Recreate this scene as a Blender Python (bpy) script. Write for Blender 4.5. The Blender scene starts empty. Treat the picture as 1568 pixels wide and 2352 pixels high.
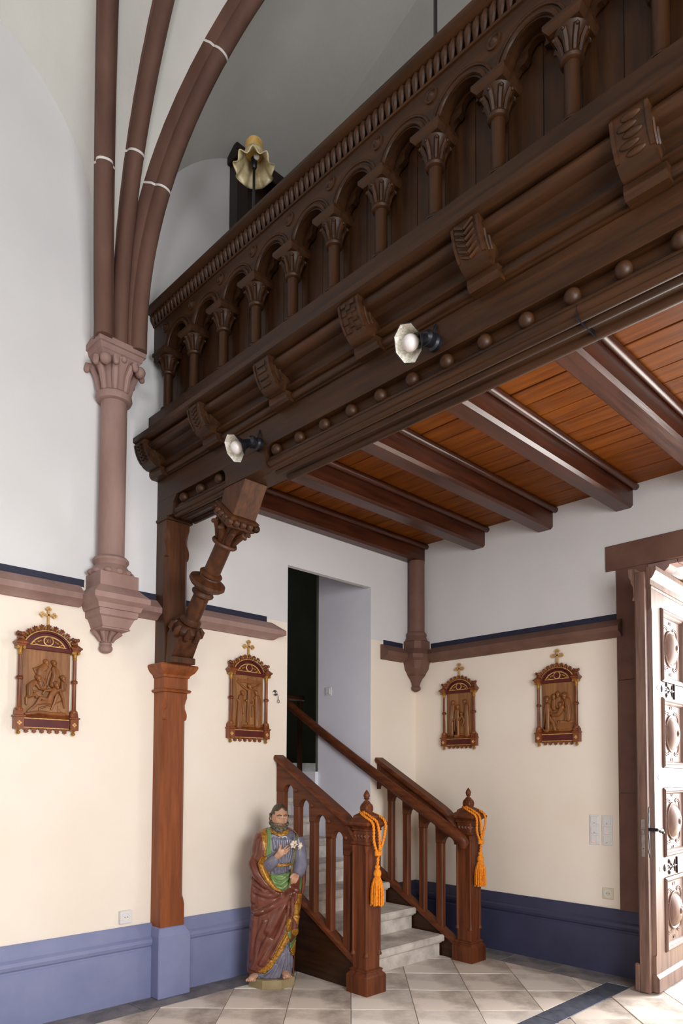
import bpy, bmesh, math, random
from mathutils import Matrix, Vector, noise
SC = bpy.context.scene
COL = SC.collection
R = math.radians
random.seed(7)

# ---------------------------------------------------------------- camera
PSI, PITCH, ROLL = 0.7984015, 0.0443411, 0.0046355
def cam_axes():
    f = Vector((-math.sin(PSI)*math.cos(PITCH), math.cos(PSI)*math.cos(PITCH), math.sin(PITCH)))
    r = Vector((math.cos(PSI), math.sin(PSI), 0)); u = r.cross(f)
    c, s = math.cos(ROLL), math.sin(ROLL)
    return f, c*r+s*u, -s*r+c*u
cd = bpy.data.cameras.new('camera'); cam = bpy.data.objects.new('camera', cd); COL.objects.link(cam)
f_, r_, u_ = cam_axes()
cam.matrix_world = Matrix(((r_.x, u_.x, -f_.x, 4.30415), (r_.y, u_.y, -f_.y, -5.18379), (r_.z, u_.z, -f_.z, 1.5), (0, 0, 0, 1)))
cd.sensor_fit = 'HORIZONTAL'; cd.sensor_width = 36; cd.lens = 1605.94/1568*36
cd.shift_y = (1701.416-1176)/1568; cd.clip_start = 0.05; cd.clip_end = 200
SC.camera = cam

# ---------------------------------------------------------------- light
SC.view_settings.view_transform = 'Standard'; SC.view_settings.look = 'None'
SC.view_settings.gamma = 1; SC.view_settings.use_curve_mapping = False
SC.view_settings.exposure = 0.18
SC.cycles.use_denoising = True
SC.cycles.max_bounces = 8; SC.cycles.diffuse_bounces = 5; SC.cycles.caustics_reflective = False; SC.cycles.caustics_refractive = False
SC.cycles.sample_clamp_indirect = 4
w = bpy.data.worlds.new('sky'); SC.world = w; w.use_nodes = True
w.node_tree.nodes['Background'].inputs[0].default_value = (0.80, 0.88, 1.0, 1)
w.node_tree.nodes['Background'].inputs[1].default_value = 3.0
def area(name, loc, aim, sx, sy, power, color):
    d = bpy.data.lights.new(name, 'AREA'); d.shape = 'RECTANGLE'; d.size = sx; d.size_y = sy; d.energy = power; d.color = color
    o = bpy.data.objects.new(name, d); COL.objects.link(o); o.location = loc
    o.rotation_euler = (Vector(aim)-Vector(loc)).to_track_quat('-Z', 'Z').to_euler()
    return o
# daylight: open church door (back wall) and the nave windows beside and behind the camera
area('door_daylight', (3.3, 1.9, 1.7), (2.6, -2.0, 1.0), 2.2, 3.0, 300, (1.0, 0.98, 0.96))
area('window_daylight', (6.12, -3.9, 1.6), (0.0, -3.7, 0.5), 3.2, 2.1, 300, (0.97, 0.98, 1.0))
area('window_daylight', (6.1, -6.6, 4.7), (0.0, -2.4, 5.0), 1.6, 2.6, 120, (0.95, 0.97, 1.0))
area('choir_window_daylight', (3.1, -11.8, 2.8), (2.0, 0.0, 1.6), 3.6, 2.6, 40, (0.97, 0.97, 1.0))

# ---------------------------------------------------------------- materials
def lin(h):
    c = [int(h[i:i+2], 16)/255 for i in (0, 2, 4)]
    return tuple((x/12.92 if x <= .04045 else ((x+.055)/1.055)**2.4) for x in c)+(1,)
class NT:
    def __init__(s, m): s.t = m.node_tree; s.n = s.t.nodes; s.l = s.t.links; s.b = s.n['Principled BSDF']
    def add(s, typ, **k):
        n = s.n.new(typ)
        for a, v in k.items(): setattr(n, a, v)
        return n
    def link(s, a, b): s.l.new(a, b)
def newmat(name):
    m = bpy.data.materials.new(name); m.use_nodes = True; return m, NT(m)
def noisemat(name, c1, c2, scale=4.0, rough=.6, stretch=(1, 1, 1), bump=0.0, detail=5, spec=.4, lo=.35, hi=.65, metal=0, rough2=None, coat=0, bscale=None):
    """two-tone procedural material: object-space noise mixes c1 and c2, the same noise gives a fine relief"""
    m, t = newmat(name)
    tc = t.add('ShaderNodeTexCoord'); mp = t.add('ShaderNodeMapping'); mp.inputs['Scale'].default_value = stretch
    t.link(tc.outputs['Object'], mp.inputs['Vector'])
    nz = t.add('ShaderNodeTexNoise'); nz.inputs['Scale'].default_value = scale; nz.inputs['Detail'].default_value = detail
    nz.inputs['Roughness'].default_value = .62
    t.link(mp.outputs[0], nz.inputs['Vector'])
    cr = t.add('ShaderNodeValToRGB'); e = cr.color_ramp.elements
    e[0].position = lo; e[0].color = lin(c1) if isinstance(c1, str) else c1
    e[1].position = hi; e[1].color = lin(c2) if isinstance(c2, str) else c2
    t.link(nz.outputs['Fac'], cr.inputs[0]); t.link(cr.outputs[0], t.b.inputs['Base Color'])
    t.b.inputs['Roughness'].default_value = rough; t.b.inputs['Metallic'].default_value = metal
    t.b.inputs['Specular IOR Level'].default_value = spec
    t.b.inputs['Coat Weight'].default_value = coat; t.b.inputs['Coat Roughness'].default_value = .2
    if rough2 is not None:
        mr = t.add('ShaderNodeMapRange'); mr.inputs['To Min'].default_value = rough; mr.inputs['To Max'].default_value = rough2
        t.link(nz.outputs['Fac'], mr.inputs['Value']); t.link(mr.outputs[0], t.b.inputs['Roughness'])
    if bump:
        bp = t.add('ShaderNodeBump'); bp.inputs['Strength'].default_value = bump; bp.inputs['Distance'].default_value = .01
        src = nz
        if bscale:
            src = t.add('ShaderNodeTexNoise'); src.inputs['Scale'].default_value = bscale; src.inputs['Detail'].default_value = 4
            t.link(mp.outputs[0], src.inputs['Vector'])
        t.link(src.outputs['Fac'], bp.inputs['Height']); t.link(bp.outputs[0], t.b.inputs['Normal'])
    return m
def plain(name, c, rough=.5, metal=0, spec=.5, emit=0):
    return noisemat(name, c, c, 3, rough, metal=metal, spec=spec)
WOODS = {}
def wood(axis='z', tone='red'):
    k = (axis, tone)
    if k not in WOODS:
        st = {'x': (.08, 1, 1), 'y': (1, .08, 1), 'z': (1, 1, .08)}[axis]
        c = {'red': ('431e0d', '753e1f'), 'dark': ('201006', '42260f'), 'light': ('6a3517', '935229'), 'plank': ('5c2c0a', '8a4d16'), 'gloss': ('2e140a', '562b1a'), 'mid': ('2f180b', '59331b')}[tone]
        WOODS[k] = noisemat('oak_%s_grain_%s' % (tone, axis), c[0], c[1], 26, .24 if tone == 'gloss' else .36, st, .12, 6, {'gloss': .5, 'plank': .12}.get(tone, .3), .3, .72, rough2=.4 if tone == 'gloss' else .55)
    return WOODS[k]
M = {}
def wall_material():
    m, t = newmat('painted_plaster')
    g = t.add('ShaderNodeNewGeometry'); sx = t.add('ShaderNodeSeparateXYZ'); t.link(g.outputs['Position'], sx.inputs[0])
    nz = t.add('ShaderNodeTexNoise'); nz.inputs['Scale'].default_value = 1.3; nz.inputs['Detail'].default_value = 6
    t.link(g.outputs['Position'], nz.inputs['Vector'])
    n2 = t.add('ShaderNodeTexNoise'); n2.inputs['Scale'].default_value = 55; n2.inputs['Detail'].default_value = 4
    t.link(g.outputs['Position'], n2.inputs['Vector'])
    def ramp(a, b):
        cr = t.add('ShaderNodeValToRGB'); e = cr.color_ramp.elements
        e[0].position = .3; e[0].color = lin(a); e[1].position = .7; e[1].color = lin(b); t.link(nz.outputs['Fac'], cr.inputs[0]); return cr
    up, lo = ramp('d3d2d3', 'dcdbdb'), ramp('ebdece', 'f1e7da')
    add = t.add('ShaderNodeMath', operation='MULTIPLY_ADD'); add.inputs[1].default_value = .006; t.link(n2.outputs['Fac'], add.inputs[0]); t.link(sx.outputs['Z'], add.inputs[2])
    gt = t.add('ShaderNodeMath', operation='GREATER_THAN'); gt.inputs[1].default_value = 2.70; t.link(add.outputs[0], gt.inputs[0])
    mx = t.add('ShaderNodeMix', data_type='RGBA'); t.link(gt.outputs[0], mx.inputs[0]); t.link(lo.outputs[0], mx.inputs[6]); t.link(up.outputs[0], mx.inputs[7])
    t.link(mx.outputs[2], t.b.inputs['Base Color']); t.b.inputs['Roughness'].default_value = .75; t.b.inputs['Specular IOR Level'].default_value = .2
    bp = t.add('ShaderNodeBump'); bp.inputs['Strength'].default_value = .25; bp.inputs['Distance'].default_value = .004
    t.link(n2.outputs['Fac'], bp.inputs['Height']); t.link(bp.outputs[0], t.b.inputs['Normal'])
    return m
M['wall'] = wall_material()
M['white'] = noisemat('white_limewash', 'cfced0', 'dad9da', 1.4, .8, bump=.15, bscale=50, spec=.2)
M['web'] = noisemat('vault_limewash', 'c9c8c2', 'd6d5d0', .9, .85, bump=.15, bscale=40, spec=.15)
M['passage'] = noisemat('pale_lilac_plaster', 'e2e1ea', 'e8e7ef', 2, .7, bump=.15, bscale=60, spec=.2)
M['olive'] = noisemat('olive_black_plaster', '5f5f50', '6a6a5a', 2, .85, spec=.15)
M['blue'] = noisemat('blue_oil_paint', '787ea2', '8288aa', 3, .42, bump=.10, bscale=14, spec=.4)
M['shaded'] = noisemat('shaded_blue_oil_paint', '37384f', '40415a', 3, .42, bump=.10, bscale=14, spec=.35)  # darker copy of the blue dado paint, shade under the gallery put into the colour
M['blueline'] = noisemat('dark_blue_line_paint', '1f2236', '272a3e', 3, .6)
M['stone'] = noisemat('rose_sandstone_paint', '876a62', '9c8078', 5, .6, (1, 1, .25), .12, 6, .3)
M['brownstone'] = noisemat('brown_sandstone_paint', '64463c', '745549', 4, .6, bump=.12, spec=.3)
M['rib'] = noisemat('brown_rib_paint', '5a4036', '6e5145', 5, .65, (1, 1, .25), .10, 6, .25)
M['mortar'] = plain('white_mortar', 'd8d4d0', .9, spec=.1)
M['slab'] = [noisemat('worn_stone_slab_%d' % i, a, b, s, .55, bump=.18, detail=9, spec=.35, lo=.3, hi=.56) for i, (a, b, s) in enumerate(
    [('6a584c', 'e0d3c6', 1.7), ('87776a', 'e5d9cd', 2.6), ('9a8d82', 'e8ded4', 1.9), ('625146', 'dacdc0', 2.2)])]
M['grout'] = noisemat('floor_grout', 'b3aaa0', 'd0c8be', 9, .9)
M['slate'] = noisemat('dark_slate', '3c4150', '5a5f6c', 12, .5, bump=.15, detail=8)
M['border'] = noisemat('grey_border_stone', '5f5c60', '8f8a88', 5, .6, bump=.15, detail=8)
M['step'] = noisemat('grey_step_stone', 'a0978f', 'e0d8cf', 5, .62, bump=.22, detail=8, lo=.3, hi=.62)
M['black'] = noisemat('black_metal', '0c0d12', '15161c', 20, .35, spec=.5)
M['iron'] = noisemat('dark_iron', '26262a', '3a3b40', 30, .38, metal=.8)
M['steel'] = noisemat('worn_steel', '8a8480', 'a39d98', 30, .35, metal=.9)
M['plastic'] = plain('white_plastic', 'dcdad9', .35)
M['plastic2'] = plain('cream_plastic', 'd9cbb2', .4)
M['ledge'] = plain('dark_slot', '1a1a1c', .5)
def emat(name, c, s):
    m, t = newmat(name); t.b.inputs['Base Color'].default_value = lin(c); t.b.inputs['Emission Color'].default_value = lin(c); t.b.inputs['Emission Strength'].default_value = s; return m
M['led'] = emat('red_indicator_lamp', 'ff3a20', 4)
M['orange'] = noisemat('orange_cord', 'd97a17', 'f0982e', 60, .7, bump=.2, spec=.2)
M['gold'] = noisemat('worn_gilding', '7d5418', 'b98432', 60, .35, bump=.25, metal=.35, spec=.5)
M['goldleaf'] = noisemat('gilt_line', 'b98a4a', 'd9b277', 40, .38, metal=.3)
M['relief'] = noisemat('carved_relief_wood', '6e421e', '90592b', 30, .38, (1, 1, .15), .12, 6, .45)
M['rpanel'] = noisemat('relief_ground_wood', '7d5230', '9f6f45', 30, .45, (1, 1, .1), .1, 6, .4)
M['frame'] = noisemat('plaque_frame_wood', '5a2a14', '8a4a22', 30, .35, (1, 1, .15), .12, 6, .5)
M['maroon'] = noisemat('maroon_paint', '4a1512', '5c1d19', 12, .4)
M['doorw'] = noisemat('bleached_door_oak', '553f36', '7c6054', 22, .48, (1, 1, .08), .1, 6, .28)
M['sand'] = noisemat('yellow_sandstone', 'b59a5e', 'd8c79a', 5, .8, bump=.2)

# ---------------------------------------------------------------- mesh helpers
class MB:
    def __init__(s): s.v = []; s.f = []; s.mi = []; s.k = 0; s.M = None
    def add(s, vs, fs):
        o = len(s.v)
        for p in vs:
            p = Vector(p); s.v.append(tuple(s.M @ p) if s.M else tuple(p))
        for f in fs: s.f.append([i+o for i in f]); s.mi.append(s.k)
        return s
    def box(s, x0, x1, y0, y1, z0, z1):
        return s.add([(x0,y0,z0),(x1,y0,z0),(x1,y1,z0),(x0,y1,z0),(x0,y0,z1),(x1,y0,z1),(x1,y1,z1),(x0,y1,z1)],
                     [(3,2,1,0),(4,5,6,7),(0,1,5,4),(1,2,6,5),(2,3,7,6),(3,0,4,7)])
    def frus(s, c0, h0, c1, h1):
        """square frustum: centre and half sizes (hx, hy) at both ends"""
        q = ((-1,-1),(1,-1),(1,1),(-1,1))
        vs = [(c0[0]+a*h0[0], c0[1]+b*h0[1], c0[2]) for a, b in q]+[(c1[0]+a*h1[0], c1[1]+b*h1[1], c1[2]) for a, b in q]
        return s.add(vs, [(3,2,1,0),(4,5,6,7),(0,1,5,4),(1,2,6,5),(2,3,7,6),(3,0,4,7)])
    def ext(s, pts, axis, a, b):
        """extrude a polygon: pts are (p, q) = the two other axes in x, y, z order"""
        def P(p, q, t): return {'x': (t, p, q), 'y': (p, t, q), 'z': (p, q, t)}[axis]
        n = len(pts); vs = [P(p, q, a) for p, q in pts]+[P(p, q, b) for p, q in pts]
        fs = [list(range(n))[::-1], list(range(n, 2*n))]+[(i, (i+1) % n, n+(i+1) % n, n+i) for i in range(n)]
        return s.add(vs, fs)
    def lathe(s, prof, n=24, caps=True):
        vs = []; fs = []; m = len(prof)
        for r, z in prof:
            for i in range(n):
                a = 2*math.pi*i/n; vs.append((r*math.cos(a), r*math.sin(a), z))
        for j in range(m-1):
            for i in range(n):
                fs.append((j*n+i, j*n+(i+1) % n, (j+1)*n+(i+1) % n, (j+1)*n+i))
        if caps: fs.append(list(range(n))[::-1]); fs.append([(m-1)*n+i for i in range(n)])
        return s.add(vs, fs)
    def loft(s, rings, closed=True, caps=True):
        n = len(rings[0]); vs = [p for r in rings for p in r]; fs = []
        for j in range(len(rings)-1):
            for i in range(n if closed else n-1):
                fs.append((j*n+i, j*n+(i+1) % n, (j+1)*n+(i+1) % n, (j+1)*n+i))
        if caps and closed: fs.append(list(range(n))[::-1]); fs.append([(len(rings)-1)*n+i for i in range(n)])
        return s.add(vs, fs)
    def tube(s, path, r, n=10, flat=1.0, up=None, roundend=False):
        path = [Vector(p) for p in path]; m = len(path)
        rs = list(r) if isinstance(r, (list, tuple)) else [r]*m
        if roundend:
            d0 = (path[0]-path[1]).normalized(); d1 = (path[-1]-path[-2]).normalized()
            pre = [(path[0]+d0*rs[0]*k, rs[0]*q) for k, q in ((.95, .25), (.75, .66), (.42, .9))]
            post = [(path[-1]+d1*rs[-1]*k, rs[-1]*q) for k, q in ((.42, .9), (.75, .66), (.95, .25))]
            path = [p for p, _ in pre]+path+[p for p, _ in post]; rs = [q for _, q in pre]+rs+[q for _, q in post]; m = len(path)
        rings = []; ref = None
        for i in range(m):
            t = (path[min(i+1, m-1)]-path[max(i-1, 0)]).normalized()
            if ref is None:
                u0 = Vector(up) if up else (Vector((0, 0, 1)) if abs(t.z) < .9 else Vector((1, 0, 0)))
                ref = u0
            x = ref.cross(t)
            if x.length < 1e-6: x = Vector((1, 0, 0)).cross(t)
            x.normalize(); y = t.cross(x).normalized(); ref = y
            rings.append([tuple(path[i]+x*(rs[i]*math.cos(2*math.pi*k/n))+y*(rs[i]*flat*math.sin(2*math.pi*k/n))) for k in range(n)])
        return s.loft(rings)
    def ball(s, c, r, nu=14, nv=9):
        if not isinstance(r, (tuple, list)): r = (r, r, r)
        vs = []; fs = []
        for j in range(1, nv):
            b = math.pi*j/nv
            for i in range(nu):
                a = 2*math.pi*i/nu; vs.append((c[0]+r[0]*math.sin(b)*math.cos(a), c[1]+r[1]*math.sin(b)*math.sin(a), c[2]-r[2]*math.cos(b)))
        k = len(vs); vs += [(c[0], c[1], c[2]-r[2]), (c[0], c[1], c[2]+r[2])]
        for j in range(nv-2):
            for i in range(nu): fs.append((j*nu+i, j*nu+(i+1) % nu, (j+1)*nu+(i+1) % nu, (j+1)*nu+i))
        for i in range(nu): fs.append((k, (i+1) % nu, i)); fs.append((k+1, (nv-2)*nu+i, (nv-2)*nu+(i+1) % nu))
        return s.add(vs, fs)
    def arc(s, c, r0, r1, a0, a1, y0, y1, n=16):
        """flat ring segment in the x-z plane between radii r0 and r1, thick from y0 to y1"""
        rings = []
        for i in range(n+1):
            a = a0+(a1-a0)*i/n; ca, sa = math.cos(a), math.sin(a)
            rings.append([(c[0]+r0*ca, y0, c[1]+r0*sa), (c[0]+r1*ca, y0, c[1]+r1*sa), (c[0]+r1*ca, y1, c[1]+r1*sa), (c[0]+r0*ca, y1, c[1]+r0*sa)])
        return s.loft(rings)
    def build(s, name, mat, parent=None, smooth=35, bevel=0, bseg=1, loc=None):
        me = bpy.data.meshes.new(name); me.from_pydata(s.v, [], s.f)
        bm = bmesh.new(); bm.from_mesh(me); bmesh.ops.recalc_face_normals(bm, faces=bm.faces); bm.to_mesh(me); bm.free()
        for m in (mat if isinstance(mat, list) else [mat]): me.materials.append(m)
        if isinstance(mat, list): me.polygons.foreach_set('material_index', s.mi)
        if smooth:
            me.polygons.foreach_set('use_smooth', [True]*len(me.polygons)); me.set_sharp_from_angle(angle=R(smooth))
        o = bpy.data.objects.new(name, me); COL.objects.link(o)
        if parent: o.parent = parent
        if loc: o.location = loc
        if bevel:
            b = o.modifiers.new('bevel', 'BEVEL'); b.width = bevel; b.segments = bseg; b.limit_method = 'ANGLE'; b.angle_limit = R(40)
        return o
def empty(name, loc=(0, 0, 0), rz=0):
    o = bpy.data.objects.new(name, None); COL.objects.link(o); o.location = loc; o.rotation_euler = (0, 0, rz); o.empty_display_size = .1
    return o
def tag(o, label, cat, group=None, kind=None):
    o['label'] = label; o['category'] = cat
    if group: o['group'] = group
    if kind: o['kind'] = kind
    return o
def struct(o, label, cat='wall'): return tag(o, label, cat, kind='structure')
def copy_of(o, parent, loc=None):
    c = o.copy(); COL.objects.link(c); c.parent = parent
    if loc is not None: c.location = loc
    return c
def copy_tree(o, parent=None):
    c = o.copy(); COL.objects.link(c); c.parent = parent
    for ch in list(o.children): copy_tree(ch, c)
    return c
def axis_frame(o, d, up=(0, 0, 1)):
    """matrix with local z along d, origin o"""
    z = Vector(d).normalized(); x = Vector(up).cross(z)
    if x.length < 1e-5: x = Vector((1, 0, 0))
    x.normalize(); y = z.cross(x)
    return Matrix(((x.x, y.x, z.x, o[0]), (x.y, y.y, z.y, o[1]), (x.z, y.z, z.z, o[2]), (0, 0, 0, 1)))
def clip(poly, a, b, c):
    """keep the side a*x+b*y<=c of a convex polygon"""
    out = []
    for i in range(len(poly)):
        p, q = poly[i], poly[(i+1) % len(poly)]
        dp, dq = a*p[0]+b*p[1]-c, a*q[0]+b*q[1]-c
        if dp <= 0: out.append(p)
        if dp*dq < 0: t = dp/(dp-dq); out.append((p[0]+t*(q[0]-p[0]), p[1]+t*(q[1]-p[1])))
    return out
# ---------------------------------------------------------------- structure: floor
fl = struct(MB().box(-.02, 6.25, -12.2, .75, -.12, -.008).build('floor', M['grout'], smooth=0), 'diagonally laid worn stone slab floor with grey grout', 'floor')
def slab(poly, mat, name='stone_slab', gap=.0022, top=0.0):
    if len(poly) < 3: return
    cx = sum(p[0] for p in poly)/len(poly); cy = sum(p[1] for p in poly)/len(poly)
    out = []
    for x, y in poly:
        d = math.hypot(x-cx, y-cy)
        if d < .03: return
        k = max(0, (d-gap*1.4)/d); out.append((cx+(x-cx)*k, cy+(y-cy)*k))
    A = abs(sum(out[i][0]*out[(i+1) % len(out)][1]-out[(i+1) % len(out)][0]*out[i][1] for i in range(len(out))))/2
    if A < .004: return
    MB().ext([(x-cx, y-cy) for x, y in out], 'z', -.03, 0).build(name, mat, fl, smooth=0, bevel=.0025, loc=(cx, cy, top))
rs = random.Random(3)
X0, X1, Y0, Y1 = .27, 1.994, -5.6, -.33
def diag_tiles(a0, b0, da, db, region):
    x0, x1, y0, y1 = region
    for i in range(-14, 15):
        for j in range(-14, 15):
            a, b = a0+i*da, b0+j*db
            q = [((s+t)/2, (s-t)/2) for s, t in ((a, b), (a+da, b), (a+da, b+db), (a, b+db))]
            q = clip(clip(clip(clip(q, 1, 0, x1), -1, 0, -x0), 0, 1, y1), 0, -1, -y0) if q else q
            if len(q) >= 3: slab(q, rs.choice(M['slab']), top=rs.uniform(-.0015, .001))
diag_tiles(-.295, 1.985, .572, .575, (X0, X1, Y0, Y1))
diag_tiles(1.605, 2.75, .572, .575, (2.158, 5.2, -5.6, -.02))
y = -5.6
while y < -.3:                                                     # dark slate strip leading to the door
    y2 = min(y+.62, -.262); slab([(1.994, y), (2.158, y), (2.158, y2), (1.994, y2)], M['slate'], 'slate_strip_slab', .002); y = y2 if y2 < -.27 else 0
for k in range(8):                                                 # grey border along the two walls
    slab([(.05, -5.6+k*.66), (.27, -5.6+k*.66), (.27, -4.94+k*.66), (.05, -4.94+k*.66)], M['border'], 'border_slab')
slab([(1.99, -.258), (2.165, -.258), (2.165, -.04), (1.99, -.04)], M['border'], 'border_slab')
for k in range(4): slab([(.27+k*.43, -.33), (.70+k*.43, -.33), (.70+k*.43, -.04), (.27+k*.43, -.04)], M['border'], 'border_slab')

# ---------------------------------------------------------------- walls
b = MB(); b.box(-.7, 0, -12.2, -1.605, -.1, 8.2).box(-.7, 0, -.62, .7, -.1, 8.2).box(-.05, 0, -1.605, -.62, 3.168, 4.0).box(-.7, 0, -1.605, -.62, 4.0, 8.2)
wl = struct(b.build('wall_left', M['wall'], smooth=0), 'left plaster wall, white above the string course and cream below')
b = MB(); b.box(0, 2.2, 0, .7, -.1, 8.2).box(4.0, 6.9, 0, .7, -.1, 8.2).box(2.2, 4.0, 0, .7, 3.06, 8.2)
wb = struct(b.build('wall_back', M['wall'], smooth=0), 'back plaster wall under the gallery with two relief plaques')
struct(MB().box(6.2, 6.9, -12.2, 0, -.1, 8.2).build('wall_right', M['wall'], smooth=0), 'right plaster wall of the nave')
struct(MB().box(-.7, 6.9, -12.9, -12.2, -.1, 8.2).build('wall_front', M['wall'], smooth=0), 'far end wall of the nave behind the viewer')
# stair passage behind the doorway in the left wall
struct(MB().box(-2.9, -.7, -1.705, -1.605, -.1, 5.2).build('wall_passage_side', M['passage'], smooth=0), 'near side wall of the stair passage')
b = MB(); b.box(-.703, -.002, -.624, -.6, -.05, 4.0).box(-.703, -.002, -1.625, -1.601, -.05, 4.0)
struct(b.build('wall_reveal', M['passage'], smooth=0), 'pale lilac reveal of the stair doorway with light switch')
struct(MB().box(-1.9, -.7, -.66, -.622, -.05, 1.50).build('wall_passage_low', M['passage'], smooth=0), 'low pale lilac wall beside the upper steps')
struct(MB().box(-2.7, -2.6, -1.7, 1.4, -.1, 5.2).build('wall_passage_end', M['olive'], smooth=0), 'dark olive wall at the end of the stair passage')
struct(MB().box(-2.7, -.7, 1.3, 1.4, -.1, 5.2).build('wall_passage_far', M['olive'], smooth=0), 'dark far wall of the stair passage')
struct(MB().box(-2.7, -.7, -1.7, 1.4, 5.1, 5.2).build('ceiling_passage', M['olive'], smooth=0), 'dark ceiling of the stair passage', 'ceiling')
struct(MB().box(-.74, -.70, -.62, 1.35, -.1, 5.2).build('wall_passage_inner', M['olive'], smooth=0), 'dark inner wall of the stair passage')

# ---------------------------------------------------------------- vault
YS = -3.147
def tr_pt(t):                       # transverse rib: x, z
    a = t*1.4545; Rr = 3.45; return (.05+Rr-Rr*math.cos(a), 4.42+Rr*math.sin(a))
def dg_pt(t):                       # diagonal rib: s, z
    a = t*1.52; Rr = 3.18; return (.125+Rr-Rr*math.cos(a), 4.35+Rr*math.sin(a))
def rib_curves(yend):
    """curves of a bay from the shaft at YS towards yend"""
    half = (yend-YS)/2; L = math.hypot(3.05, abs(half)); sg = 1 if half > 0 else -1
    def diag(t):
        s, z = dg_pt(t); k = s/dg_pt(1)[0]; return Vector((3.1*k+.02*(1-t), YS+half*k+(.028*(1-t)+.05*t*(1-t) if sg > 0 else -.055-.09*t*(1-t)*1.6), z))
    return diag
def tra(t): x, z = tr_pt(t); return Vector((x+.05+.1*t*(1-t), YS, z))
def wall_arch(yc, Rw, zc):
    sg = 1 if yc > YS else -1
    def f(t):
        a = t*math.pi/2; zs = 4.3
        if t < .25: return Vector((0, yc-sg*Rw, zs+(zc-zs)*t/.25))
        a = (t-.25)/.75*math.pi/2; return Vector((0, yc-sg*Rw*math.cos(a), zc+Rw*math.sin(a)))
    return f
webs = MB()
def web(c1, c2, flips, n=26, m=10):
    for fx, fy in flips:
        rings = []
        for i in range(n+1):
            p, q = c1(i/n), c2(i/n); row = []
            for j in range(m+1):
                v = p.lerp(q, j/m); sag = math.sin(math.pi*j/m)*.05*math.sin(math.pi*min(1, i/n*1.2)*.5); v = v+Vector((0, 0, sag))
                row.append((6.2-v.x if fx else v.x, 2*fy-v.y if fy is not None else v.y, v.z))
            rings.append(row)
        webs.loft(rings, closed=False, caps=False)
dgA, dgB = rib_curves(0.0), rib_curves(-5.77)
mA, mB_ = YS/2, (YS-5.77)/2
wA = wall_arch(mA, 1.35, 5.0)
web(wA, dgA, [(0, None), (1, None)])
web(wA, lambda t: wA(t)+Vector((3.1, 0, dgA(1).z-wA(1).z)), [(0, mA), (1, mA)])
web(tra, dgA, [(0, None), (1, None)])
web(wall_arch(mB_, 1.2, 4.95), dgB, [(0, None), (1, None), (0, mB_), (1, mB_)])
web(tra, dgB, [(0, None), (1, None), (0, mB_), (1, mB_)])
ce = struct(webs.build('ceiling', M['web'], smooth=60), 'whitewashed groin vault webs above the gallery', 'ceiling')
MB().box(-.7, 6.9, -12.9, .7, 8.2, 8.4).build('vault_back', M['web'], ce, smooth=0)

# ---------------------------------------------------------------- wall shaft with ribs
def ring_sweep(mb, pts, profile, nrm):
    rings = []
    for i, p in enumerate(pts):
        T = (pts[min(i+1, len(pts)-1)]-pts[max(i-1, 0)]).normalized(); N = Vector(nrm).normalized(); B = N.cross(T).normalized()
        if B.z > 0 and abs(B.x)+abs(B.y) < .2: B = -B
        rings.append([tuple(p+N*a+B*b_) for a, b_ in profile])
    mb.loft(rings)
PROF = [(-.062, -.06), (-.062, .0), (-.047, .022), (-.050, .04)]+[(-.050*math.cos(R(a)), .05+.050*math.sin(R(a))) for a in range(0, 181, 20)]+[(.050, .04), (.047, .022), (.062, .0), (.062, -.06)]
ws = tag(empty('wall_shaft', (0.08, YS, 2.25)), 'rose sandstone wall shaft with leafy capital carrying three vault ribs', 'column')
def P0(mb, name, mat, parent, org, **k):
    """build a mesh given in world coordinates as a child of an empty standing at org"""
    mb.v = [(x-org[0], y-org[1], z-org[2]) for x, y, z in mb.v]
    return mb.build(name, mat, parent, **k)
WO = (0.08, YS, 2.25)
def rib(curve, nrm, joints, flip=1):
    pts = [curve(i/40) for i in range(41)]; pts = [Vector((pts[0].x, pts[0].y, 4.23))]+pts
    mb = MB(); prof = [(a, b_*flip) for a, b_ in PROF]; ring_sweep(mb, pts, prof, nrm); o = P0(mb, 'vault_rib', M['rib'], ws, WO, smooth=40)
    for t in joints:
        mb = MB(); big = [(a*1.012, (b_-.03)*1.02+.0315) for a, b_ in PROF]; big = [(a, b_*flip) for a, b_ in big]
        ring_sweep(mb, [curve(t-.0014), curve(t), curve(t+.0014)], big, nrm); P0(mb, 'mortar_joint', M['mortar'], o, WO, smooth=40)
rib(tra, (0, 1, 0), (.205, .385), 1)
for dg, sg in ((dgA, 1), (dgB, -1)):
    d = dg(.5)-dg(.1); d.z = 0; d.normalize(); rib(dg, (-d.y, d.x, 0), (.20, .385) if sg > 0 else (.19, .40), 1)
CX = .08
def lat(prof, n=28): mb = MB(); mb.M = Matrix.Translation((CX, YS, 0)); mb.lathe(prof, n); return mb
P0(lat([(.083, 2.86), (.083, 3.9)]), 'shaft', M['stone'], ws, WO)
P0(lat([(.083, 3.878), (.105, 3.885), (.115, 3.905), (.112, 3.925), (.095, 3.94), (.084, 3.945)]), 'necking_ring', M['stone'], ws, WO)
cap = P0(lat([(.084, 3.935), (.09, 3.99), (.10, 4.05), (.118, 4.10), (.14, 4.13)]), 'capital', M['stone'], ws, WO)
mb = MB()
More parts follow.
